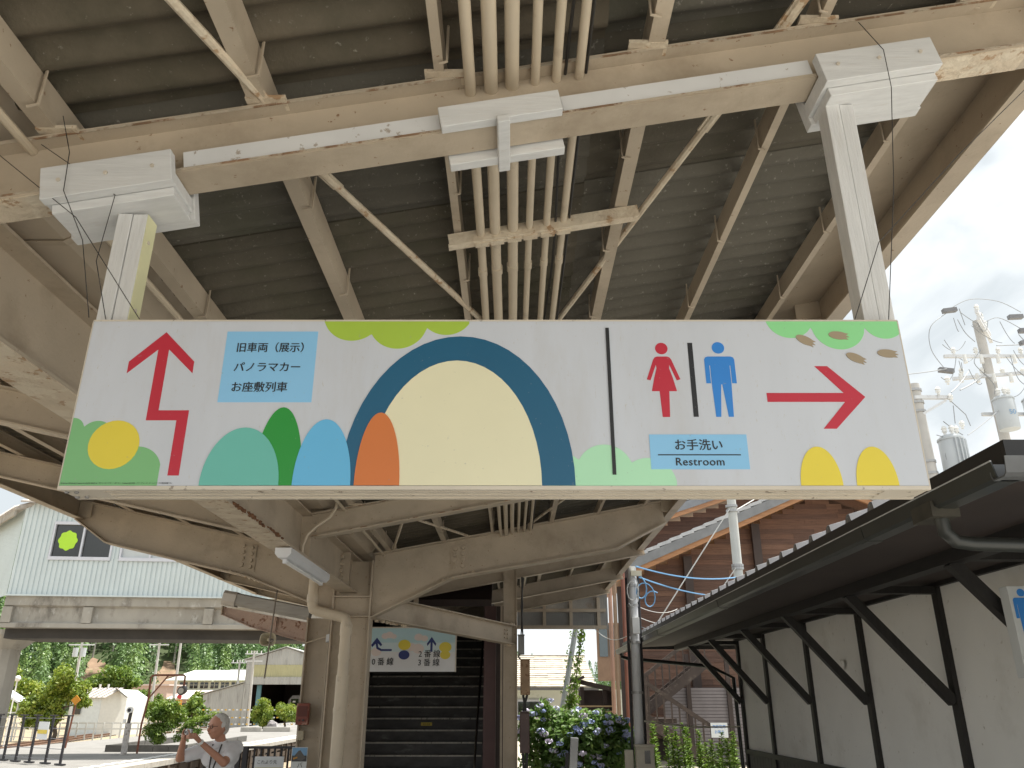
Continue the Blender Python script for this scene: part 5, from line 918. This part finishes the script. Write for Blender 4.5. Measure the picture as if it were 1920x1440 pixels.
# hill with bare landslip patches, and its cedar forest
def hz(x, y):
    t = max(0., (y - 172) / 125.); rid = 50 / (1 + math.exp((x + 52) / 20.)) + 5
    return -.9 + rid * (1 - math.exp(-1.9 * t * t - .6 * t)) + 1.6 * mn.noise(V((x * .03, y * .03, 0))) * min(1, t * 3)
nx, ny = 60, 40; m_ = MB()
for j in range(ny + 1):
    for i in range(nx + 1): x = -420 + 760 * i / nx; y = 172 + 330 * j / ny; m_.v.append((x, y, hz(x, y) - .05))
m_.f = [(j * (nx + 1) + i, j * (nx + 1) + i + 1, (j + 1) * (nx + 1) + i + 1, (j + 1) * (nx + 1) + i) for j in range(ny) for i in range(nx)]
hill = struct(m_.build('hill', mat('hill_floor', (.055, .075, .028), .95, .3, .08), None, smooth='full'))
earth = mat('bare_earth', (.24, .16, .105), .95, .2, .25, spots=((.42, .33, .22), .4, .5, .2), spots2=((.12, .15, .05), .3, .4, .1))
SLIP = [(.490, 3.6, 183, 203), (.405, 3.0, 185, 205)]
for k_, hw, y0, y1 in SLIP:
    m_ = MB(); n = 9; rows = 12
    for j in range(rows + 1):
        y = y0 + (y1 - y0) * j / rows
        for i in range(n + 1):
            u = (i / n - .5) * 2 * hw * (1.15 - .75 * (j / rows) ** 2) * (1 + .15 * sin(j * 1.7 + k_ * 30)); x = -k_ * y + u; m_.v.append((x, y, hz(x, y) + .35 + .5 * mn.noise(V((x * .3, y * .3, 1)))))
    m_.f = [(j * (n + 1) + i, j * (n + 1) + i + 1, (j + 1) * (n + 1) + i + 1, (j + 1) * (n + 1) + i) for j in range(rows) for i in range(n)]
    m_.build('bare_earth_slope', earth, hill, smooth='full')
def cedar(seed):
    rr = random.Random(seed); mb = MB(); mb.tube([(0, 0, 0), (0, 0, 9)], [.2, .05], 5); Ht = 11.5
    for k in range(330):
        t = rr.random() ** 1.35; a = rr.uniform(0, 6.283); lob = 1 + .16 * sin(5 * a + seed + 9 * t); r = (2.0 * (1 - t) ** .72 + .05) * lob * rr.uniform(.74, 1.06); q = V((cos(a), sin(a), 0))
        c = q * r + V((0, 0, 2.2 + Ht * t + rr.uniform(-.2, .2))); nrm = (q * .8 + V((rr.uniform(-.55, .55), rr.uniform(-.55, .55), .75 + rr.uniform(-.4, .4)))).normalized(); u = nrm.cross(V((0, 0, 1))).normalized(); w_ = nrm.cross(u); s = rr.uniform(.22, .46) * (1.1 - .45 * t)
        i = len(mb.v); mb.v += [tuple(c - u * s * .7), tuple(c + w_ * s + nrm * .06), tuple(c + u * s * .7), tuple(c - w_ * s * 1.2)]; mb.f.append((i, i + 1, i + 2, i + 3))
    return mb.v, mb.f
CT = [cedar(s) for s in range(5)]; fo = MB(); cnt = 0
def bare(x, y): return any(abs(x + k_ * y) < hw * .95 and y < y1 + 1 for k_, hw, y0, y1 in SLIP)
y = 177.
while y < 330:
    x = -.72 * y
    while x < .14 * y:
        xx = x + R.uniform(-1.5, 1.5); yy = y + R.uniform(-1.8, 1.8); x += R.uniform(3.4, 5.0) * (1 if y < 240 else (.7 if x > -.1 * y else 1.3))
        vis = (-.72 * yy < xx < -.19 * yy) or (y > 285 and -.02 * yy < xx < .14 * yy)
        if not vis or bare(xx, yy): continue
        cv, cf = CT[R.randrange(5)]; s = R.uniform(.8, 1.3) * (.62 if xx > -.1 * yy else 1); a = R.uniform(0, 6.28); ca, sa = cos(a) * s, sin(a) * s; z0 = hz(xx, yy); hs = s * R.uniform(.85, 1.15); b = len(fo.v)
        fo.v += [(xx + ca * q[0] - sa * q[1], yy + sa * q[0] + ca * q[1], z0 + hs * q[2]) for q in cv]; fo.f += [tuple(b + i for i in q) for q in cf]; cnt += 1
    y += 4.6 if y < 240 else 7.
forest = stuff(tag(fo.build('hillside_forest', LH, None, fix=False), 'dense cedar forest covering the hillside', 'forest'))
tk = mat('pale_trunk', (.40, .37, .34), .8, .1)
for k in range(26):
    y = R.uniform(203, 214); x = -y * (.49 if k % 2 else .405) + R.uniform(-9, 9); z = hz(x, y); t = MB().tube([(x, y, z), (x + R.uniform(-.4, .4), y, z + R.uniform(9, 13))], [.24, .12], 5).build('bare_trunk', tk, None); tag(t, 'pale bare cedar trunk standing above the landslip', 'tree trunk', 'bare cedar trunks above the landslip')

# ================================================================== house, hydrangea and climbers in the middle
hs_ = thing('tiled_house', 'low white house with a sun bleached tiled roof behind the hydrangeas', 'house', (1.5, 42, -.5)); wl = mat('house_white', (.60, .62, .56), .85, .08, 1, spots=((.4, .42, .34), .35, 2, .2)); tlr = [mat('bleached_tile_%d' % i, c, .75, .2, 4) for i, c in enumerate(((.46, .41, .33), (.40, .355, .29), (.50, .455, .38)))]
MB().bx(-3, 3.55, 40.3, 46, -.9, 2.35).build('wall', wl, hs_); MB().bx(3.0, 7, 43, 48, -.9, 2.2).build('wall', wl, hs_)
for k in range(15):
    t = k / 15; z = 2.24 + 1.52 * t; y = 39.6 + 3.4 * t; xr = 3.95 - .3 * t
    xs = [-3 + 1.37 * i + (.6 if k % 2 else 0) for i in range(6)]
    for i in range(5): a, b = xs[i], min(xs[i + 1], xr); MB().poly([(a + .004, y, z), (b - .004, y, z), (b - .004, y + .26, z + .085), (a + .004, y + .26, z + .085)], (0, 0, .05 + R.uniform(0, .02))).build('roof_tile_strip', tlr[R.randrange(3)], hs_)
MB().bx(-3.2, 3.7, 42.95, 43.15, 3.70, 3.84).build('ridge', tlr[0], hs_); MB().bx(-3.2, 4.0, 39.5, 39.6, 2.12, 2.22).build('eaves_gutter', mat('dull_gutter', (.13, .13, .135), .6, .1), hs_); MB().poly([(-3, 40.0, 2.2), (-3, 46, 2.2), (-3, 43.05, 3.72)], (6.7, 0, 0)).build('roof_body', wl, hs_)
MB().bx(.2, 1.75, 40.2, 40.29, .9, 1.72).build('window_frame', alu, hs_); MB().bx(.28, 1.67, 40.15, 40.199, .95, 1.62).build('window_pane', glas, hs_)
pg = thing('timber_porch', 'dark brown timber porch beside the white house', 'porch', (3.0, 30, -.02))
for x in (2.45, 3.25): MB().bx(x - .07, x + .07, 30, 30.14, -.02, 2.1).build('porch_post', dkp, pg)
MB().bar((2.0, 30.0, 2.35), (3.6, 30.0, 2.0), .5, .14).build('porch_beam', stb, pg); MB().bar((2.0, 29.7, 2.25), (2.5, 29.7, 2.42), .5, .1).build('porch_roof', stb, pg); MB().bx(2.35, 3.6, 30.3, 30.4, -.02, 2.0).build('porch_wall', dkp, pg)
for z in (1.45, 1.28): MB().bx(2.3, 3.5, 29.6, 29.66, z, z + .05).build('porch_bar', mat('bamboo_tan', (.44, .32, .18), .7, .1), pg)
gp_ = thing('guy_guard_pole', 'leaning grey guy guard with creeper beside the hydrangeas', 'pole', (1.0, 20, 0)); MB().tube([(.85, 20, 0), (1.16, 20, 1.43), (1.55, 20, 3.35)], .065, 10).build('guard_tube', mat('guard_grey', (.40, .43, .47), .5, .1), gp_, smooth=True)
mb = MB()
for k in range(60): t = R.random(); leaves(mb, V((.85, 19.93, 0)).lerp(V((1.5, 19.93, 3.3)), t) + V((R.uniform(-.1, .04), 0, 0)), (.05, .05, .06), 3, .035)
mb.build('creeper', LV, gp_, fix=False)
vn = thing('vine', 'bright green vine climbing a wire above the hydrangeas', 'vine', (1.3, 19.5, 1.3)); MB().tube([(1.15, 19.5, .9), (1.40, 19.5, 1.75), (1.66, 19.5, 3.3)], .012, 5).build('vine_stem', bark, vn); mb = MB()
for k in range(150):
    t = R.random(); w_ = .16 * (1 - t) + .06; c = V((1.15, 19.5, 1.1)).lerp(V((1.40, 19.5, 1.75)), t * 2) if t < .5 else V((1.40, 19.5, 1.75)).lerp(V((1.66, 19.5, 3.3)), t * 2 - 1); leaves(mb, c + V((R.uniform(-w_, w_) * .5, 0, 0)), (w_, w_, .10), 6, .045)
mb.build('vine_leaves', LV, vn, fix=False)
FL = [mat('hydrangea_blue_%d' % i, c, .8, .18, 30) for i, c in enumerate(((.52, .58, .84), (.62, .63, .85), (.74, .68, .82), (.42, .51, .82)))]
def hydrangea(base, lobes, nfl, label, ylim=None):
    t = thing('hydrangea_bush', label, 'bush', base, 'hydrangea bushes'); b = V(base); st_ = MB(); lf = MB()
    lobes = lobes + [(dx + R.uniform(-1.1, 1.1) * r, dy - R.uniform(0, .6) * r, max(.25, dz + R.uniform(-.8, .95) * r), r * R.uniform(.3, .5)) for dx, dy, dz, r in lobes for _ in range(2)]
    for (dx, dy, dz, r) in lobes:
        c = b + V((dx, dy, dz)); limb(st_, b + V((dx * .3, dy * .3, 0)), c, .02, .008); leaves(lf, c, (r, r * .8, r), int(3000 * r * r), .062, .55, .6); leaves(lf, c, (r * .7, r * .5, r * .7), int(700 * r * r), .06, .3, .4)
    st_.build('stems', bark, t); lf.build('foliage', LD, t, fix=False)
    for k in range(nfl):
        dx, dy, dz, r = lobes[R.randrange(len(lobes))]; d = V((R.uniform(-1, 1), -abs(R.gauss(.7, .4)), R.uniform(-.25, 1.1))).normalized(); c = b + V((dx, dy, dz)) + V((d.x * r, d.y * r * .8, d.z * r)) * 1.02
        m_ = MB(); s = R.uniform(.055, .09)
        for _ in range(26):
            e = V((R.gauss(0, 1), R.gauss(0, 1), R.gauss(0, 1))).normalized(); q = c + V((e.x, e.y * .9, e.z * .55)) * s; a = e.orthogonal().normalized(); bb = e.cross(a); w_ = s * .30; i = len(m_.v); m_.v += [tuple(q + a * w_), tuple(q + bb * w_), tuple(q - a * w_), tuple(q - bb * w_)]; m_.f.append((i, i + 1, i + 2, i + 3))
        m_.build('flower_head', FL[R.randrange(4)], t, fix=False)
hydrangea((.75, 16.2, 0), [(-.15, 0, .5, .5), (.25, -.1, .85, .5), (-.3, 0, 1.05, .36), (.1, .1, 1.15, .38), (.5, .1, 1.2, .34)], 46, 'blue hydrangea bush beside the brown cable boxes')
hydrangea((1.45, 16.0, 0), [(.1, 0, .5, .5), (.3, -.1, .8, .45), (-.1, 0, 1.05, .42), (.25, .1, 1.15, .36), (.5, 0, .95, .36)], 46, 'blue hydrangea bush left of the electric meter box')
hydrangea((2.1, 17.0, 0), [(0, 0, .5, .45), (.1, -.1, .85, .35), (-.1, .1, 1.0, .3)], 14, 'sparse hydrangea bush behind the electric meter box')
cp = thing('cable_riser', 'pale grey square cable riser sticking up through the hydrangeas', 'post', (1.06, 15.45, 0)); MB().bar((1.02, 15.4, 0), (1.10, 15.4, 1.02), .13, .13, (0, 1, 0)).build('riser_tube', galv, cp); MB().bar((.92, 15.42, 0), (.97, 15.42, .78), .06, .06, (0, 1, 0)).build('riser_guard', blkp, cp)
for i in range(17):
    x = 2.75 + 1.7 * (i + R.random() * .7) / 17; y = 16.7 + R.random() * 1.0; h = R.uniform(.8, 1.32); t = tag(thing('tall_weed', 'tall yellow green leafy weed growing below the outside staircase', 'weed', (x, y, 0)), 'tall yellow green leafy weed growing below the outside staircase', 'weed', 'tall weeds beside the plaster building'); lf = MB(); lx = R.uniform(-.06, .06)
    MB().tube([(x, y, 0), (x + lx * .5, y, h * .5), (x + lx, y, h)], [.009, .007, .004], 5).build('stem', LG, t)
    for k in range(190):
        q = R.random(); a = R.uniform(0, 6.28); p = V((x + lx * q, y, .1 + (h - .1) * q)); d = V((cos(a), sin(a), .55)); L_ = .15 * (1.1 - q * .65); sd2 = V((-sin(a), cos(a), 0)) * .020; j = len(lf.v); lf.v += [tuple(p - sd2 * .4), tuple(p + d * L_ * .5 - sd2), tuple(p + d * L_ + V((0, 0, -.02))), tuple(p + d * L_ * .5 + sd2)]; lf.f.append((j, j + 1, j + 2, j + 3))
    lf.build('leaves', LV, t, fix=False)
# ================================================================== man taking a photograph on the platform
man = thing('person', 'white haired man in a white short sleeved shirt raising a small silver camera', 'person', (-2.9, 8.85, 0))
skin = mat('skin', (.50, .25, .165), .5, .08, 12); shirt = mat('white_shirt', (.80, .80, .83), .8, .05, 10, bump=(.35, 14)); trou = mat('grey_trousers', (.07, .07, .08), .8, .1); hairm = mat('white_hair', (.62, .60, .57), .7, .12, 40, bump=(.5, 90))
def cap(mb, a, b, r0, r1, n=12):      # tapered limb with round ends
    mb.tube([a, V(a).lerp(V(b), .5), b], [r0, (r0 + r1) / 2, r1], n); mb.ball(a, r0, n, 8); mb.ball(b, r1, n, 8)
def meld(ob, vox, it=4):
    m_ = ob.modifiers.new('meld', 'REMESH'); m_.mode = 'VOXEL'; m_.voxel_size = vox; m_.use_smooth_shade = True
    s = ob.modifiers.new('soft', 'SMOOTH'); s.iterations = it; s.factor = .5
HD = V((-2.945, 8.72, 1.375)); F = V((-.62, -.78, -.08)).normalized(); S_ = F.cross(V((0, 0, 1))).normalized(); U_ = S_.cross(F)
def hp(f, s, u): return HD + F * f + S_ * s + U_ * u
shL, shR = V((-3.06, 8.72, 1.165)), V((-2.775, 8.84, 1.175)); elL, elR = V((-3.235, 8.58, 1.095)), V((-2.80, 8.58, 1.055)); wrL, wrR = V((-3.175, 8.46, 1.275)), V((-3.00, 8.43, 1.245))
hipL, hipR = V((-2.99, 8.84, .74)), V((-2.83, 8.90, .74)); knL, knR = V((-3.02, 8.80, .40)), V((-2.82, 8.86, .40)); anL, anR = V((-3.0, 8.88, .07)), V((-2.80, 8.94, .07))
b = MB()
b.ball(hp(0, 0, .012), .092, 16, 12, (1, 1, 1.12)); b.ball(hp(.028, 0, -.035), .068, 14, 10, (1, 1, 1.05)); b.ball(hp(.045, 0, -.078), .036, 10, 8)      # skull, face, chin
cap(b, hp(.085, 0, .012), hp(.108, 0, -.020), .010, .015, 8); b.ball(hp(.096, 0, -.046), .014, 8, 6, (1, 1, .5)); b.ball(hp(.094, 0, -.056), .013, 8, 6, (1, 1, .5))
for s in (-1, 1): b.ball(hp(-.005, s * .087, -.012), .022, 8, 6, (.8, .8, 1.3)); b.ball(hp(.062, s * .045, -.028), .026, 8, 6); b.ball(hp(.080, s * .030, .030), .016, 8, 6, (1, 1, .6))
cap(b, hp(-.02, 0, -.06), V((-2.915, 8.78, 1.20)), .050, .056); cap(b, V((-2.915, 8.79, 1.15)), V((-2.91, 8.86, .80)), .105, .115); cap(b, shL, shR, .058, .058); cap(b, hipL, hipR, .10, .10)
for sh_, el, wr in ((shL, elL, wrL), (shR, elR, wrR)): cap(b, sh_, el, .048, .040); cap(b, el, wr, .039, .025)
for h_, k_, a_ in ((hipL, knL, anL), (hipR, knR, anR)): cap(b, h_, k_, .085, .058); cap(b, k_, a_, .056, .035); cap(b, a_ - V((0, 0, .03)), a_ + V((-.07, -.10, -.04)), .035, .03)
CM = V((-3.105, 8.385, 1.335)); cs = V((.78, -.62, 0)); cf = V((-.62, -.78, 0))
for wr, sg in ((wrL, -1), (wrR, 1)):
    pal = CM + cs * sg * .070 + V((0, 0, -.030)) - cf * .02; cap(b, wr, pal, .022, .026, 10)
    for k in range(4):
        p0 = pal + V((0, 0, .016 - .013 * k)) + cf * .010; p1 = p0 + cf * .042 - cs * sg * .006; p2 = p1 - cs * sg * (.030 - .003 * abs(k - 1)) + cf * .004; p3 = p2 - cs * sg * .018 - cf * .006
        if k == 0: p2 = p1 - cs * sg * .02 + V((0, 0, .034)); p3 = p2 - cs * sg * .02 + V((0, 0, .004))
        cap(b, p0, p1, .0082, .0078, 7); cap(b, p1, p2, .0078, .0072, 7); cap(b, p2, p3, .0072, .0062, 7)
    t0 = pal - V((0, 0, .012)); t1 = t0 - cs * sg * .03 - cf * .02 + V((0, 0, .004)); cap(b, t0, t1, .010, .009, 7); cap(b, t1, t1 - cs * sg * .022 + V((0, 0, .014)), .009, .0075, 7)
body = b.build('body', skin, man, fix=False); meld(body, .0055, 3)
c = MB(); cap(c, V((-2.915, 8.80, 1.13)), V((-2.91, 8.87, .86)), .128, .135, 16); c.ball((-2.91, 8.87, .76), .142, 16, 8, (1, 1, .55)); cap(c, shL, shR, .070, .070, 14); cap(c, V((-2.985, 8.76, 1.10)), V((-2.84, 8.84, 1.10)), .105, .105, 14)
for sh_, el in ((shL, elL), (shR, elR)): e = sh_.lerp(el, .66); cap(c, sh_, e, .066, .064, 14)
cap(c, V((-2.92, 8.785, 1.195)), V((-2.925, 8.77, 1.235)), .066, .060, 12)
shirt_o = c.build('shirt', shirt, man, fix=False); meld(shirt_o, .011, 3)
c = MB()
for h_, k_, a_ in ((hipL, knL, anL), (hipR, knR, anR)): cap(c, h_, k_, .098, .074, 12); cap(c, k_, a_, .074, .062, 12)
cap(c, hipL, hipR, .108, .108, 12); tr_ = c.build('trousers', trou, man, fix=False); meld(tr_, .014, 2)
for a_ in (anL, anR): MB().ball(a_ + V((-.045, -.06, -.025)), .045, 10, 6, (1.3, 1.7, .85)).build('shoe', bk_, man, smooth=True)
hr = MB(); hr.ball(hp(-.020, 0, .030), .094, 16, 10, (1, 1, 1.04)); hr.ball(hp(-.045, 0, -.02), .072, 14, 8)
for s in (-1, 1): hr.ball(hp(-.012, s * .066, .010), .042, 10, 8)
hair = hr.build('hair', hairm, man, fix=False); meld(hair, .007, 2)
gl_ = MB()
for s in (-1, 1):
    c0 = hp(.094, s * .033, .008); gl_.tube([c0 + S_ * .024 * cos(t) + U_ * .017 * sin(t) for t in [2 * pi * i / 16 for i in range(17)]], .0022, 5); gl_.tube([hp(.090, s * .057, .010), hp(.0, s * .094, .006)], .0022, 5)
gl_.tube([hp(.096, -.009, .010), hp(.096, .009, .010)], .0022, 5); gl_.build('glasses', bk_, man)
for s in (-1, 1): MB().ball(hp(.086, s * .031, .006), .009, 8, 6, (1, 1, .6)).build('eye', mat('eye_dark', (.04, .03, .025), .3, .1), man)
MB().ball(hp(.099, 0, -.051), .011, 8, 6, (1.3, 1.3, .28)).build('lips', mat('lips', (.36, .14, .11), .5, .05), man)
m_ = MB().tube([V((-2.96, 8.68, 1.215)), V((-2.955, 8.64, 1.0)), V((-2.95, 8.67, .74))], .008, 6); m_.tube([V((-2.875, 8.69, 1.215)), V((-2.92, 8.645, 1.0)), V((-2.935, 8.67, .74))], .008, 6); m_.build('neck_strap', DARKWIRE, man)
MB().tube([wrR + V((.010, .008, -.012)), wrR + V((-.004, -.004, .006))], .030, 12).build('bracelet', insul, man)
MB().poly([V((-2.93, 8.70, 1.225)), V((-2.97, 8.665, 1.19)), V((-2.945, 8.66, 1.165)), V((-2.895, 8.70, 1.20))], (0, -.008, 0)).build('collar_flap', shirt, man)
cmo = thing('compact_camera', 'small silver compact camera held up by the man', 'camera', tuple(CM)); M2 = Matrix((cs, cf, V((0, 0, 1)))).transposed()
MB().box(CM, (.088, .024, .056), M2).build('camera_body', mat('silver_plastic', (.62, .63, .65), .3, .04, metallic=.3), cmo, bevel=.004); MB().tube([CM + cf * .012, CM + cf * .034], .022, 14).build('lens_barrel', mat('silver_plastic', (.62, .63, .65)), cmo); MB().tube([CM + cf * .0345, CM + cf * .037], .014, 12).build('lens_glass', bk_, cmo); MB().box(CM - cf * .0125, (.06, .002, .042), M2).build('camera_screen', bk_, cmo)
